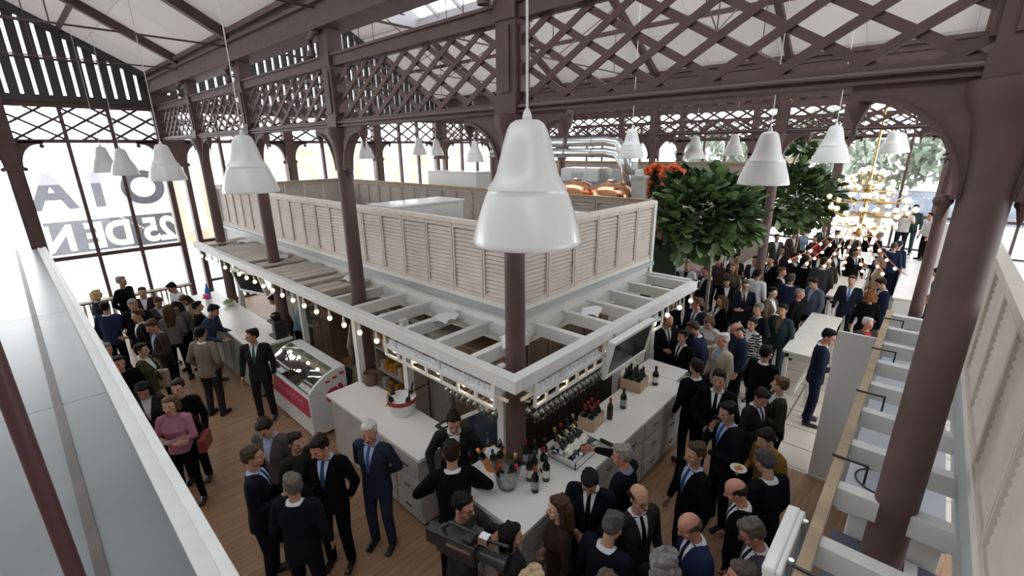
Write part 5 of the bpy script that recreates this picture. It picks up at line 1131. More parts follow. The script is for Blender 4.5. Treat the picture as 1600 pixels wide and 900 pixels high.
# ---------------------------------------------------------------- the crowd
PEOPLE = {}
_person = person
def person(x, y, face, pose, label, h=1.75, **k):
    g = _person(x, y, face, pose, label, h, **k); PEOPLE[label] = (g, pose, h); return g
ZIGZAG = mat('zigzag_print', (.5, .5, .48), .9); nt = ZIGZAG.node_tree; tc = nt.nodes.new('ShaderNodeTexCoord'); wv = nt.nodes.new('ShaderNodeTexWave'); wv.wave_profile = 'SAW'; wv.bands_direction = 'Z'
wv.inputs['Scale'].default_value = 5.5; wv.inputs['Distortion'].default_value = 6; wv.inputs['Detail Scale'].default_value = 2.2; rp = nt.nodes.new('ShaderNodeValToRGB'); rp.color_ramp.interpolation = 'CONSTANT'; rp.color_ramp.elements[0].color = (.01, .01, .01, 1); rp.color_ramp.elements[1].position = .5; rp.color_ramp.elements[1].color = (.5, .49, .46, 1)
nt.links.new(tc.outputs['Object'], wv.inputs[0]); nt.links.new(wv.outputs['Fac'], rp.inputs[0]); nt.links.new(rp.outputs[0], nt.nodes['Principled BSDF'].inputs[0])
person(0.93,13.89,116,'down','woman with blonde shoulder-length hair and navy coat, leftmost at the big window',1.68,fem=True,top='coat',jk=NAVY,hair='bob',hc=BLD,tr=BLK,fine=False)
person(1.45,14.18,44,'pocket','tall grey-haired man in a black jacket standing highest against the big window',1.84,top='top',jk=BLK,hc=GRYH,hair='short',fine=False)
person(1.66,13.25,-17,'glass','pale-faced young person in a dark red jacket by the big window mullion',1.70,top='open',jk=(.045,.014,.018),hc=BRN,tr=BLK,fine=False)
person(0.90,12.34,145,'down','dark-haired man in a blue jacket with white collar, back turned, left of the window group',1.74,top='open',jk=(.02,.03,.07),hc=BLKH,tr=BLK,sh=WHT,fine=False)
person(1.31,12.04,-21,'talk','man with a grey scarf and dark coat facing out from the left window group',1.76,top='coat',jk=DNAVY,sh=(.18,.16,.16),hc=GRYH,tr=BLK,fine=False)
person(1.25,11.26,-87,'glass','brown-haired man in dark jacket turned left behind the man with the white napkin',1.72,top='open',jk=BLK,hc=BRN,fine=False)
person(1.75,12.30,12,'downN','woman with short hair and a pale grey scarf below the window rail',1.66,fem=True,top='coat',jk=(.05,.05,.05),sh=(.36,.36,.36),hair='short',hc=BRN,tr=BLK,fine=False)
person(1.75,11.22,161,'glass','woman with very long brown hair and grey jacket, back turned, in the left group',1.70,fem=True,top='top',jk=(.14,.125,.12),hair='long',hc=BRN,tr=BLK,fine=False)
person(1.33,10.14,-77,'paper','man in a dark brown suit holding a white napkin in the left group',1.80,top='open',jk=(.03,.023,.02),hc=BRN,sh=(.25,.3,.4),tr=BLK,fine=False)
person(1.98,11.67,-40,'downN','dark-haired woman in a black and white top looking down in the left group',1.64,fem=True,top='top',jk=(.10,.10,.10),hair='long',hc=BLKH,tr=BLK,fine=False)
person(2.25,13.01,-71,'downN','young dark-haired man in a white shirt leaning on the window rail',1.76,top='top',jk=WHT,hc=BLKH,tr=NAVY,fine=False)
person(2.25,12.09,-51,'phone','woman with brown hair in a beige coat between the white shirt and the dark-haired woman',1.64,fem=True,top='coat',jk=(.32,.26,.19),hair='long',hc=BRN,tr=BLK,fine=False)
person(2.25,11.17,78,'down','person with black hair and black top behind the blue-shirted man at the long counter',1.66,top='top',jk=BLK,hc=BLKH,fine=False)
person(2.17,10.46,47,'serve','dark-haired man in a blue denim shirt leaning at the long left counter',1.80,top='top',jk=(.035,.05,.10),hc=BLKH,tr=DNAVY,fine=False)
person(1.80,9.13,129,'pocket','man in a beige tweed jacket with his back turned, standing alone on the wooden floor',1.75,top='open',jk=(.20,.165,.135),hc=BLKH,tr=(.03,.028,.03),fine=True)
person(2.35,8.28,-36,'downR','dark-suited man with a teal tie standing at the end of the ice cream freezer',1.76,top='suit',jk=(.022,.02,.02),tie=(.03,.10,.11),hc=DBRN,skin=1,fine=True)
person(0.55,9.57,-19,'talkL','man with a ruddy face half hidden by the white roof lip, upper one',1.72,top='open',jk=BLK,hc=GRYH,skin=2,fine=False)
person(0.62,8.94,6,'down','red-faced person half hidden by the white roof lip, lower one',1.66,top='top',jk=BLK,hc=DBRN,skin=2,fine=True)
person(0.97,9.29,55,'down','woman in an olive jacket with beige bag strap beside the roof lip',1.66,fem=True,top='open',jk=(.06,.055,.03),hair='short',hc=DBRN,tr=(.30,.24,.17),fine=True)
person(0.71,7.69,-16,'downN','woman with long black hair looking up from beside the white roof lip',1.66,fem=True,top='coat',jk=(.03,.027,.027),hair='long',hc=BLKH,tr=BLK,fine=True)
person(1.03,7.31,-32,'down','dark-haired person standing just behind the woman in pink',1.66,top='top',jk=BLK,hc=DBRN,fine=True)
person(0.84,6.85,-32,'cross','woman in a pink blouse with light brown hair and folded arms',1.66,fem=True,top='top',jk=(.36,.16,.22),hair='bob',hc=(.10,.06,.03),tr=BLK,skin=0,fine=True)
person(1.14,4.73,61,'glass','man in a navy suit at the left of the foreground group',1.78,top='suit',jk=DNAVY,hc=(.055,.036,.022),sh=SKYB,fine=True)
person(1.50,5.34,-52,'downN','man with dark hair in a grey tweed jacket at the back of the foreground group',1.72,top='open',jk=(.085,.072,.07),sh=(.3,.36,.5),hc=DBRN,tr=BLK,fine=True)
person(1.62,4.86,12,'down','person in dark green half hidden between the tweed jacket and the black suit',1.62,top='top',jk=(.02,.022,.016),hc=DBRN,fine=True)
person(1.71,4.36,-51,'belly','stout man in a black suit and blue tie with a hand on his belly',1.80,top='suit',jk=BLK,tie=(.03,.06,.13),sh=(.40,.48,.62),hc=DBRN,skin=2,fine=True)
person(1.25,4.03,133,'downL','grey-haired man in a charcoal suit, back turned, nearest of the foreground group',1.74,top='suit',jk=DNAVY,hair='short',hc=(.10,.088,.075),fine=True)
person(2.19,4.22,-62,'back','silver-haired man in a navy suit standing alone with his hands behind him',1.78,top='suit',jk=(.022,.026,.045),tie=(.05,.08,.2),sh=SKYB,hc=WHH,skin=2,fine=True)
person(2.44,3.08,142,'bar','man in a black suit leaning on the bar with his back to the camera',1.84,top='suit',jk=BLK,hc=DBRN,fine=True)
person(3.09,3.83,-38,'lean','bartender in a charcoal jacket leaning over the counter gap',1.78,top='open',jk=CHAR,hc=DBRN,sh=WHT,tr=BLK,fine=True)
person(2.16,2.62,15,'camera','cameraman in a dark jacket with glasses at the bottom centre',1.74,top='top',jk=(.03,.028,.03),hc=BLKH,glasses=True,skin=2,fine=True)
person(2.06,1.69,120,'down','person with curly pale blonde hair at the bottom edge',1.66,fem=True,top='top',jk=BLK,hair='curly',hc=(.42,.32,.19),tr=BLK,fine=True)
person(2.76,1.99,-129,'down','woman with long brown hair at the corner of the bar, facing left',1.68,fem=True,top='top',jk=(.03,.018,.013),hair='long',hc=(.055,.028,.016),tr=BLK,skin=0,fine=True)
person(2.29,2.13,45,'down','person with black hair greeting the long-haired woman at the bar corner',1.62,fem=True,top='top',jk=(.03,.03,.03),hair='bob',hc=BLKH,tr=BLK,fine=True)
person(3.26,1.96,-68,'phone','dark-suited man with a long black tie looking down at his hands by the bar',1.76,top='suit',jk=DNAVY,tie=BLK,hc=BLKH,fine=True)
person(2.80,1.49,89,'downN','man with cropped grey hair in a navy suit seen from behind at the bottom',1.75,top='suit',jk=DNAVY,hc=(.07,.065,.06),fine=True)
person(3.76,1.87,-178,'reach','grey-haired man reaching out to the bottles in the ice tray on the bar',1.74,top='open',jk=DNAVY,sh=(.16,.2,.32),hc=(.22,.2,.18),skin=2,fine=True)
person(3.29,1.46,-26,'down','bald man with glasses in a dark grey suit and black tie',1.76,top='suit',jk=(.026,.025,.026),tie=BLK,hair='balding',hc=DBRN,glasses=True,skin=1,fine=True)
person(3.35,0.96,-133,'downN','man with thinning hair in a navy blue suit at the bottom right of the bar',1.75,top='suit',jk=(.016,.022,.06),hair='balding',hc=(.06,.04,.03),sh=WHT,skin=2,fine=True)
person(2.85,0.99,81,'down','person with wavy silver-grey hair at the bottom edge',1.70,top='top',jk=BLK,hair='curly',hc=(.19,.18,.175),fine=True)
person(2.36,1.25,-32,'talk','man with short grey-brown hair cut off by the bottom edge, hand raised',1.72,top='suit',jk=BLK,hc=(.10,.08,.06),skin=2,fine=True)
person(4.22,1.32,-123,'down','man in a black overcoat with a blue tie standing alone right of the bar front',1.78,top='suit',jk=BLK,tie=(.03,.055,.16),sh=SKYB,hc=(.045,.03,.02),fine=True)
person(4.04,0.79,-159,'downN','bald man in a black suit facing left in the lower right group',1.74,top='suit',jk=BLK,hair='balding',hc=DBRN,skin=2,fine=True)
person(4.58,0.70,149,'downN','grey-haired man in a black suit turned away at the right of the lower right group',1.76,top='suit',jk=DNAVY,hc=(.06,.055,.055),tie=(.2,.03,.05),fine=True)
person(5.20,0.83,-116,'glassN','dark-haired woman in an ochre patterned blouse holding a small plate',1.68,fem=True,top='top',jk=(.20,.11,.025),hair='short',hc=DBRN,tr=BLK,skin=0,fine=True)
person(3.61,0.53,-151,'downN','man with glasses in a grey suit, second from the bottom of the lower right group',1.75,top='suit',jk=(.06,.06,.065),hc=(.10,.085,.07),glasses=True,skin=2,fine=True)
person(3.09,0.53,-150,'down','brown-grey haired man cut off by the bottom edge right of the navy suit',1.72,top='suit',jk=BLK,hc=(.09,.07,.055),skin=2,fine=True)
person(5.28,1.32,-126,'chin','man in a dark suit with light blue tie holding his hand to his mouth',1.78,top='suit',jk=DNAVY,tie=(.03,.06,.2),sh=SKYB,hc=BLKH,skin=1,fine=True)
person(5.93,1.67,-78,'clasp','young man in a black suit and black tie facing the camera with clasped hands',1.82,top='suit',jk=BLK,tie=BLK,hc=BLKH,skin=1,fine=True)
person(6.21,2.08,149,'glass','dark-haired man in a black suit behind the young man, at the counter end',1.76,top='suit',jk=BLK,hc=DBRN,fine=True)
person(7.51,2.14,-124,'down','white-haired man in a cream jacket with a blue collar',1.74,top='open',jk=(.42,.37,.28),sh=(.2,.3,.5),hc=WHH,tr=BLK,skin=2,fine=True)
person(8.20,2.06,-146,'downN','balding man in a navy sweater to the right of the cream jacket',1.76,top='top',jk=(.014,.022,.045),hair='balding',hc=(.06,.045,.035),tr=BLK,skin=2,fine=True)
person(8.48,2.69,-92,'phone','woman with brown hair in a silvery white top behind the cream jacket',1.66,fem=True,top='top',jk=(.48,.47,.45),hair='bob',hc=(.09,.05,.03),tr=BLK,fine=True)
person(7.82,2.53,-171,'serve','man with grey-brown hair in a navy suit resting a hand on the white counter end',1.76,top='suit',jk=(.016,.022,.045),hc=(.05,.04,.035),fine=True)
person(7.71,3.19,-33,'talk','bald man in a dark suit gesturing with both hands at the counter end',1.78,top='suit',jk=DNAVY,hair='balding',hc=BRN,tie=GREY,skin=2,fine=True)
person(8.92,3.11,-105,'downR','fair man in a navy suit and green tie with white breast pocket square',1.80,top='suit',jk=(.016,.02,.035),hc=(.11,.07,.045),tie=(.02,.07,.05),skin=2,fine=True)
person(8.86,3.61,-48,'glass','woman with dark hair under the right end of the canopy bulbs',1.70,fem=True,top='top',jk=BLK,hair='bob',hc=DBRN,tr=BLK,fine=False)
person(6.54,1.06,-151,'chinR','woman with auburn-brown hair in an olive jacket, above the ochre blouse',1.70,fem=True,top='open',jk=(.035,.032,.025),hair='short',hc=(.10,.05,.025),tr=BLK,skin=0,fine=True)
person(8.70,0.88,11,'belly','man in a navy suit with red striped tie half hidden by the grey board',1.80,top='suit',jk=(.012,.014,.028),tie=(.3,.05,.08),hc=BLKH,skin=2,fine=True)
person(10.82,2.20,-19,'cross','dark-haired woman in a brown fur coat beside the brown column',1.76,fem=True,top='coat',jk=(.085,.06,.045),hair='short',hc=BLKH,tr=BLK,skin=0,fine=False)
person(9.88,1.78,-105,'glass','young dark-haired man in plaid and teal below the fur coat',1.70,top='open',jk=(.025,.045,.05),sh=(.16,.10,.07),hc=BLKH,fine=False)
person(11.43,1.78,-12,'down','grey-haired person in black bending right at the nearest tall table',1.66,top='top',jk=BLK,hc=(.24,.2,.18),skin=2,fine=False)
person(12.25,2.14,84,'down','man in a navy jacket with silver-edged hair seen from behind near the tall table',1.78,top='suit',jk=(.015,.02,.04),hc=(.06,.055,.05),fine=False)
person(12.24,1.64,-127,'downN','man in a slate-grey jacket facing left beside the tall table',1.80,top='open',jk=(.09,.105,.14),hc=DBRN,tr=DNAVY,sh=SKYB,fine=False)
person(10.93,2.79,-66,'chin','man with glasses in a dark suit touching his mouth, left of the brown column',1.80,top='suit',jk=(.014,.018,.028),hc=(.10,.09,.08),glasses=True,skin=0,fine=False)
person(11.39,3.31,-69,'glassN','pale-faced woman in black with long dark hair under the fig tree',1.70,fem=True,top='coat',jk=BLK,hair='long',hc=BLKH,tr=BLK,skin=0,fine=False)
person(12.65,3.59,-94,'down','woman with light brown hair under the fig tree, behind the woman in black',1.72,fem=True,top='top',jk=(.10,.075,.05),hair='long',hc=(.16,.09,.045),tr=BLK,fine=False)
person(13.68,3.33,-106,'glass','man in a dark plum jacket under the right side of the fig crown',1.78,top='open',jk=(.03,.022,.035),hc=BLKH,fine=False)
person(12.26,2.87,73,'down','waiter in a white shirt with black braces behind the brown column',1.76,top='top',jk=WHT,hc=BLKH,tr=BLK,fine=False)
person(11.70,3.94,-131,'down','ruddy man in a navy jacket just right of the fig trunk',1.76,top='open',jk=(.016,.02,.045),hc=(.06,.04,.03),skin=2,fine=False)
person(13.98,4.75,-56,'glass','person in a white shirt behind the fig trunk',1.76,top='top',jk=(.55,.55,.57),hc=DBRN,tr=BLK,fine=False)
person(13.34,4.84,-40,'down','woman in a pale pink top left of the fig trunk',1.66,fem=True,top='top',jk=(.45,.33,.32),hair='bob',hc=BRN,tr=BLK,fine=False)
person(11.70,4.89,-58,'talk','man in a black waistcoat and white shirt above the end of the canopy',1.76,top='suit',jk=BLK,hc=DBRN,skin=2,fine=False)
person(12.10,4.59,-89,'down','man in a white shirt with dark waistcoat beside the canopy end',1.74,top='open',jk=(.5,.5,.52),sh=BLK,hc=(.2,.17,.14),tr=BLK,fine=False)
person(14.28,1.82,87,'down','broad man in a dark grey suit seen from behind at the second tall table',1.86,top='suit',jk=(.035,.035,.04),hc=DBRN,fine=False)
person(12.94,2.49,-9,'down','man with brown hair and white collar facing right, right of the brown column',1.74,top='suit',jk=BLK,hc=(.07,.045,.03),skin=1,fine=False)
person(14.88,2.60,-20,'down','black-suited man with white collar facing right in the middle crowd',1.76,top='suit',jk=BLK,hc=BLKH,skin=1,fine=False)
person(14.51,2.26,79,'down','dark-haired waiter in black seen from behind in the middle crowd',1.76,top='suit',jk=BLK,hc=BLKH,fine=False)
person(16.21,2.49,-6,'down','man in a black suit looking right towards the chandelier',1.78,top='suit',jk=BLK,hc=BLKH,skin=1,fine=False)
person(19.05,3.48,-50,'glass','man in a brown jacket holding a glass right of the second fig trunk',1.74,top='open',jk=(.06,.04,.03),hc=BLKH,sh=WHT,fine=False)
person(20.12,3.37,-50,'down','woman with orange-brown hair by the second fig trunk',1.68,fem=True,top='top',jk=(.2,.25,.32),hair='bob',hc=(.3,.13,.04),tr=BLK,fine=False)
person(13.03,1.04,-90,'down','man in a navy suit with a bright blue tie between the tall tables',1.76,top='suit',jk=(.014,.016,.03),tie=(.06,.14,.34),hc=(.05,.033,.025),skin=0,fine=False)
person(13.13,0.45,-158,'downN','man in a blue-black suit facing left near the end of the right canopy',1.80,top='suit',jk=(.013,.017,.04),hc=DBRN,skin=1,fine=False)
person(12.00,0.58,88,'down','woman in black with curly auburn hair seen from behind',1.72,fem=True,top='top',jk=BLK,hair='curly',hc=AUB,tr=BLK,fine=False)
person(10.33,0.45,-47,'down','white-haired person with a red scarf looking up by the grey board',1.62,top='open',jk=(.04,.03,.03),sh=(.4,.04,.04),hc=WHH,skin=2,fine=False)
person(18.28,0.60,77,'down','navy-jacketed man seen from behind, in front of the white-shirted photographer',1.80,top='suit',jk=(.018,.024,.06),hc=(.07,.055,.05),fine=False)
person(18.84,0.50,61,'down','second man in a navy jacket, right of the navy-jacketed man near the photographer',1.78,top='suit',jk=(.016,.02,.045),hc=DBRN,fine=False)
person(17.22,0.83,-147,'glass','man in a dark suit with blue shirt left of the two navy backs',1.76,top='suit',jk=BLK,sh=SKYB,tie=SKYB,hc=BLKH,fine=False)
person(22.14,1.56,14,'down','dark-haired man in black under the right side of the chandelier',1.78,top='suit',jk=BLK,hc=BLKH,fine=False)
person(20.50,1.14,173,'down','grey-haired man in a black jacket under the chandelier globes',1.76,top='suit',jk=BLK,hc=(.2,.18,.17),fine=False)
person(29.22,0.80,-88,'camera','photographer in a white T-shirt raising a camera in front of the garden window',1.84,top='tee',jk=(.62,.60,.58),hc=BLKH,tr=NAVY,fine=False)
person(30.20,0.53,-99,'glass','man in a dark green jacket behind the photographer',1.86,top='top',jk=(.03,.045,.045),hc=BLKH,fine=False)
person(26.49,-0.10,-150,'down','person in a white jacket with black hair right of the photographer',1.76,top='top',jk=(.6,.6,.6),hc=BLKH,tr=BLK,fine=False)
person(23.91,-1.09,-123,'down','slim man all in black between the lilac column and the thick foreground column',1.80,top='top',jk=BLK,hc=BLKH,fine=False)
person(15.63,-0.50,179,'downN','person in black bending over the white counter left of the lilac column',1.70,top='top',jk=BLK,hc=DBRN,fine=False)
person(12.79,-0.46,-152,'downN','grey-haired man at the far end of the right stall canopy',1.70,top='open',jk=(.03,.03,.05),hc=(.25,.21,.19),skin=2,fine=False)
person(18.13,2.29,-143,'glass','dark-suited man left of the chandelier bulb strings',1.76,top='suit',jk=BLK,hc=BLKH,fine=False)
person(16.62,1.87,-44,'down','woman in dark green under the left chandelier bulb strings',1.68,fem=True,top='coat',jk=(.02,.035,.025),hair='long',hc=DBRN,tr=BLK,fine=False)
person(15.00,1.80,-105,'glass','man in a brown suit under the middle of the chandelier bulb strings',1.76,top='suit',jk=(.05,.034,.025),hc=DBRN,fine=False)
person(16.76,1.38,-55,'down','man in a black suit under the right chandelier bulb strings',1.76,top='suit',jk=BLK,hc=BLKH,fine=False)
person(15.72,0.73,-156,'down','woman in a beige coat under the chandelier, left of the navy backs',1.72,fem=True,top='coat',jk=(.34,.25,.18),hair='bob',hc=(.2,.12,.06),tr=BLK,fine=False)
person(19.97,2.30,-64,'down','man in charcoal far back directly below the chandelier globes',1.76,top='suit',jk=CHAR,hc=BLKH,fine=False)
person(20.02,1.80,-115,'glass','man in a dark olive jacket far back below the chandelier',1.76,top='open',jk=(.04,.038,.025),hc=DBRN,fine=False)
person(21.06,2.86,-72,'down','man in grey far back left of the chandelier',1.76,top='suit',jk=GREY,hc=BLKH,fine=False)
person(19.01,2.80,-112,'down','woman with black hair in a red top far back in the middle crowd',1.66,fem=True,top='top',jk=(.25,.03,.04),hair='bob',hc=BLKH,tr=BLK,fine=False)
person(16.15,3.17,-129,'glass','woman in a dark dress just right of the brown column, behind the white collar',1.68,fem=True,top='coat',jk=(.03,.02,.025),hair='long',hc=DBRN,tr=BLK,fine=False)
person(17.84,3.76,-58,'down','man in a grey-green jacket beside the upper part of the brown column',1.76,top='open',jk=(.05,.055,.045),hc=DBRN,fine=False)
person(14.08,3.03,-118,'down','dark-haired man in black directly behind the brown column',1.76,top='suit',jk=BLK,hc=BLKH,fine=False)
person(13.73,3.83,-45,'glass','man in charcoal under the fig leaves, left of the plum jacket',1.76,top='suit',jk=CHAR,hc=BLKH,fine=False)
person(13.35,4.18,-103,'down','woman with red-brown hair under the fig leaves, right of the trunk',1.68,fem=True,top='top',jk=(.05,.03,.03),hair='long',hc=(.12,.05,.025),tr=BLK,fine=False)
person(9.82,2.93,-133,'glass','woman in black with a glass, in front of the pale-faced woman under the fig tree',1.66,fem=True,top='coat',jk=BLK,hair='long',hc=(.07,.04,.025),tr=BLK,fine=False)
person(9.53,2.14,-118,'down','man in dark navy with grey hair in front of the brown column base',1.74,top='suit',jk=DNAVY,hc=(.14,.13,.12),fine=False)
person(7.40,1.45,71,'down','man in black with his back turned above the auburn-haired woman',1.76,top='suit',jk=BLK,hc=BLKH,fine=True)
person(6.06,1.19,-19,'glassN','man in a dark coat left of the auburn-haired woman',1.72,top='suit',jk=(.02,.018,.018),hc=DBRN,fine=True)
person(9.11,4.04,-36,'down','man in black under the canopy end, behind the gesturing bald man',1.72,top='suit',jk=BLK,hc=DBRN,fine=False)
person(7.35,2.75,-109,'down','man in black partly behind the bald man at the counter end',1.68,top='suit',jk=BLK,hc=DBRN,fine=True)
person(8.81,2.04,-107,'down','dark-haired woman in a black and white zigzag coat right of the navy sweater',1.66,fem=True,top='coat',jk=ZIGZAG,hair='short',hc=BLKH,tr=BLK,fine=True)
person(3.74,10.50,-98,'serve','server in a magenta shirt bending over the left counter',1.66,fem=True,top='tee',jk=(.28,.025,.13),hair='bun',hc=DBRN,tr=BLK,fine=False)
person(3.82,9.96,48,'serve','server in a light blue shirt behind the ice cream freezer',1.70,top='top',jk=(.22,.36,.42),hc=DBRN,tr=BLK,fine=False)
person(3.58,3.75,-44,'down','bartender in grey-blue standing in the dark inside the bar corner',1.74,top='top',jk=(.07,.09,.12),hc=DBRN,tr=BLK,fine=True)
# the photographers stand on a low white riser by the garden window
t = thing('white_riser', 'low white riser by the garden window carrying the photographers', 'riser', (20.0, -.35, 0)); MB().box((0, 0, 0), (2.1, 1.35, .90)).build('body', WHITEM, t); MB().box((-.03, -.03, .90), (2.13, 1.38, .94)).build('top', WORK, t)
def put(lab, x, y, z, h):
    g, pose, _ = PEOPLE[lab]; g.location = (x, y, z); s = h/1.755; g.scale = (s, s, s); PEOPLE[lab] = (g, pose, h)
put('photographer in a white T-shirt raising a camera in front of the garden window', 20.5, .56, .94, 1.75)
put('man in a dark green jacket behind the photographer', 21.3, .37, .94, 1.76)
put('person in a white jacket with black hair right of the photographer', 20.5, -.06, .94, 1.60)
put('slim man all in black between the lilac column and the thick foreground column', 22.7, -1.03, 0, 1.93)
# things in hands and on shoulders
def in_hand(lab, side, off=(0, 0, 0)):
    g, pose, h = PEOPLE[lab]; ps = POSES[pose]; w = V(ps['rw' if side < 0 else 'lw']); d = ps['rf' if side < 0 else 'lf']; s = h/1.755
    p = (w + V(d or (0, 0, -1)).normalized()*.085 + V(off)) * s; a = g.rotation_euler.z
    return V((g.location.x + p.x*cos(a) - p.y*sin(a), g.location.y + p.x*sin(a) + p.y*cos(a), p.z))
STEM = [(.033, 0), (.033, .004), (.005, .010), (.004, .08), (.012, .09), (.036, .12), (.040, .15), (.034, .20), (.032, .20), (.038, .15), (.034, .122), (.004, .10)]
wineM = mat('red_wine', (.10, .01, .015), .15); whiteM = mat('white_wine', (.55, .42, .14), .15)
for lab, side, what in (('man in a navy suit at the left of the foreground group', -1, 'wine glass held by the man at the left of the foreground group'),
    ('dark-haired man in a black suit behind the young man, at the counter end', -1, 'wine glass held behind the young man with clasped hands'),
    ('pale-faced young person in a dark red jacket by the big window mullion', -1, 'wine glass held by the dark red jacket at the window'),
    ('woman with dark hair under the right end of the canopy bulbs', -1, 'wine glass held under the right end of the canopy bulbs'),
    ('young dark-haired man in plaid and teal below the fur coat', -1, 'wine glass held by the young man in plaid'),
    ('man in a dark plum jacket under the right side of the fig crown', -1, 'wine glass held by the man in the plum jacket'),
    ('person in a white shirt behind the fig trunk', -1, 'wine glass held behind the fig trunk'),
    ('woman in black with a glass, in front of the pale-faced woman under the fig tree', -1, 'wine glass of the woman in black under the fig tree')):
    p = in_hand(lab, side); t = thing('wine_glass', what, 'glass', (p.x, p.y, p.z - .05)); MB().lathe(STEM, 14).build('bowl', THING, t, smooth='auto'); MB().lathe([(.006, .095), (.033, .122), (.036, .135), (.001, .135)], 12).build('wine', whiteM if len(what) % 2 else wineM, t, smooth='auto')
p = in_hand('dark-haired woman in an ochre patterned blouse holding a small plate', -1); t = thing('small_plate', 'small orange snack plate held by the woman in ochre', 'plate', (p.x, p.y, p.z + .02)); MB().lathe([(.05, 0), (.09, .012), (.085, .012), (.05, .004), (.001, .004)], 18).build('plate', WHITEM, t, smooth='auto'); m = MB(); m.ball((.02, 0, .02), .02, 8, 6); m.ball((-.02, .02, .02), .018, 8, 6); m.ball((0, -.03, .02), .018, 8, 6); m.build('snacks', ORANGE, t)
p = in_hand('man in a dark brown suit holding a white napkin in the left group', 1); t = thing('white_napkin', 'crumpled white napkin held by the man in the dark brown suit', 'napkin', (p.x, p.y, p.z)); m = MB()
for q in range(9): m.ball((random.uniform(-.04, .04), random.uniform(-.04, .04), random.uniform(-.03, .06)), (.05, .03, .045), 8, 6, Euler((q, q*2., q*.5)).to_matrix())
m.build('napkin', PAPER, t, smooth=True)
g = PEOPLE['woman in a pink blouse with light brown hair and folded arms'][0]; a = g.rotation_euler.z
def loc_of(g, x, y, z): a = g.rotation_euler.z; return (g.location.x + x*cos(a) - y*sin(a), g.location.y + x*sin(a) + y*cos(a), z)
t = thing('red_handbag', 'dark red handbag hanging at the hip of the woman in pink', 'handbag', loc_of(g, .27, .06, .80), a); MB().box((-.05, -.15, 0), (.05, .15, .22)).build('bag', mat('red_leather', (.17, .02, .02), .4), t, bevel=.03); MB().path([(0, -.12, .2), (-.06, -.08, .4), (-.10, 0, .58), (-.06, .08, .4), (0, .12, .2)], .008, 6).build('strap', MATS['red_leather'], t, smooth=True)
g = PEOPLE['woman in an olive jacket with beige bag strap beside the roof lip'][0]; t = thing('beige_tote_bag', 'beige tote bag on the arm of the woman in the olive jacket', 'bag', loc_of(g, .28, .02, .72), g.rotation_euler.z); MB().box((-.05, -.17, 0), (.05, .17, .32)).build('bag', mat('beige_canvas', (.42, .33, .23), .8), t, bevel=.02); MB().path([(0, -.1, .3), (-.05, -.08, .5), (-.07, 0, .62), (-.05, .08, .5), (0, .1, .3)], .009, 6).build('strap', MATS['beige_canvas'], t, smooth=True)
# broadcast camera
g = PEOPLE['cameraman in a dark jacket with glasses at the bottom centre'][0]; a = g.rotation_euler.z
t = thing('video_camera', 'black shoulder video camera with silver trim in front of the cameraman', 'video camera', loc_of(g, -.24, -.16, 1.36), a)
m = MB(); m.box((-.07, -.16, 0), (.07, .24, .20)); m.box((-.055, .24, .03), (.055, .36, .18)); m.box((-.05, -.12, .20), (.05, -.02, .24)); m.build('body', BLACK, t, bevel=.012)
m = MB(); m.tube((0, -.16, .10), (0, -.36, .10), .05, .055, 18); m.tube((0, -.36, .10), (0, -.43, .10), .07, .075, 18); m.build('lens', BLACK, t, smooth='auto')
m = MB(); m.path([(0, -.13, .2), (0, -.12, .29), (0, .12, .30), (0, .2, .2)], .016, 8); m.build('handle', BLACK, t, smooth=True)
m = MB(); m.box((.072, -.1, .03), (.076, .18, .05)); m.build('silver_trim', CHROME, t); m = MB(); m.box((-.076, -.12, .12), (-.072, .12, .15)); m.build('silver_trim', CHROME, t)
m = MB(); m.box((.08, -.12, .14), (.16, -.02, .20)); m.build('viewfinder', BLACK, t, bevel=.008); m = MB(); m.box((-.035, -.26, .24), (.035, -.18, .31)); m.build('lamp', CHROME, t)
m = MB(); m.tube((.05, -.18, .21), (.05, -.42, .24), .014); m.build('microphone', BLACK, t)
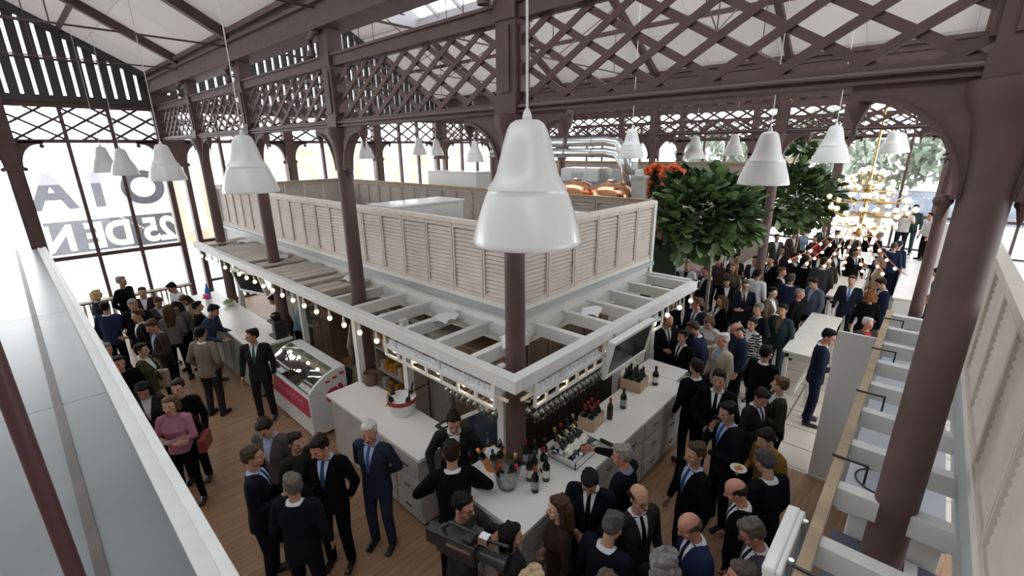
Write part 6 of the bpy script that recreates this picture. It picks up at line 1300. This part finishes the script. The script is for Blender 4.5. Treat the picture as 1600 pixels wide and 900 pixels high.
g = PEOPLE['photographer in a white T-shirt raising a camera in front of the garden window'][0]; t = thing('photo_camera', 'black photo camera raised by the photographer in the white T-shirt', 'camera', loc_of(g, 0, -.36, 2.36), g.rotation_euler.z); MB().box((-.08, -.04, 0), (.08, .04, .10)).build('body', BLACK, t, bevel=.01); MB().tube((0, -.04, .05), (0, -.16, .05), .038, .042, 14).build('lens', BLACK, t, smooth='auto')
# ---------------------------------------------------------------- camera, light
yaw, pitch, roll = R(42.5), R(17.0), R(-.6)
fw = V((cos(yaw), sin(yaw), 0)); rt = V((sin(yaw), -cos(yaw), 0)); up = V((0, 0, 1))
fd = fw*cos(pitch) - up*sin(pitch); u2 = up*cos(pitch) + fw*sin(pitch)
rr_ = rt*cos(roll) + u2*sin(roll); uu = u2*cos(roll) - rt*sin(roll)
cd = bpy.data.cameras.new('camera'); co = bpy.data.objects.new('camera', cd); COL.objects.link(co)
co.matrix_world = Matrix(((rr_.x, uu.x, -fd.x, 0), (rr_.y, uu.y, -fd.y, 0), (rr_.z, uu.z, -fd.z, 4.7), (0, 0, 0, 1)))
cd.sensor_width = 36; cd.lens = 16.0; cd.clip_start = .05; cd.clip_end = 300; SC.camera = co
w = bpy.data.worlds.new('overcast_sky'); SC.world = w; w.use_nodes = True; nt = w.node_tree; bg = nt.nodes['Background']
tc = nt.nodes.new('ShaderNodeTexCoord'); sp = nt.nodes.new('ShaderNodeSeparateXYZ'); cr = nt.nodes.new('ShaderNodeValToRGB')
cr.color_ramp.elements[0].position = .5; cr.color_ramp.elements[0].color = (1., .985, .98, 1); cr.color_ramp.elements[1].position = .9; cr.color_ramp.elements[1].color = (.42, .44, .47, 1)
mr = nt.nodes.new('ShaderNodeMapRange'); mr.inputs[1].default_value = -1; mr.inputs[2].default_value = 1
nt.links.new(tc.outputs['Generated'], sp.inputs[0]); nt.links.new(sp.outputs['Z'], mr.inputs[0]); nt.links.new(mr.outputs[0], cr.inputs[0]); nt.links.new(cr.outputs[0], bg.inputs[0])
bg.inputs[1].default_value = 3.4
SC.view_settings.view_transform = 'Standard'; SC.view_settings.look = 'None'; SC.view_settings.gamma = 1; SC.view_settings.use_curve_mapping = False
SC.view_settings.exposure = 1.25
SC.cycles.use_denoising = True; SC.cycles.max_bounces = 8; SC.cycles.transparent_max_bounces = 24; SC.cycles.caustics_reflective = False; SC.cycles.caustics_refractive = False
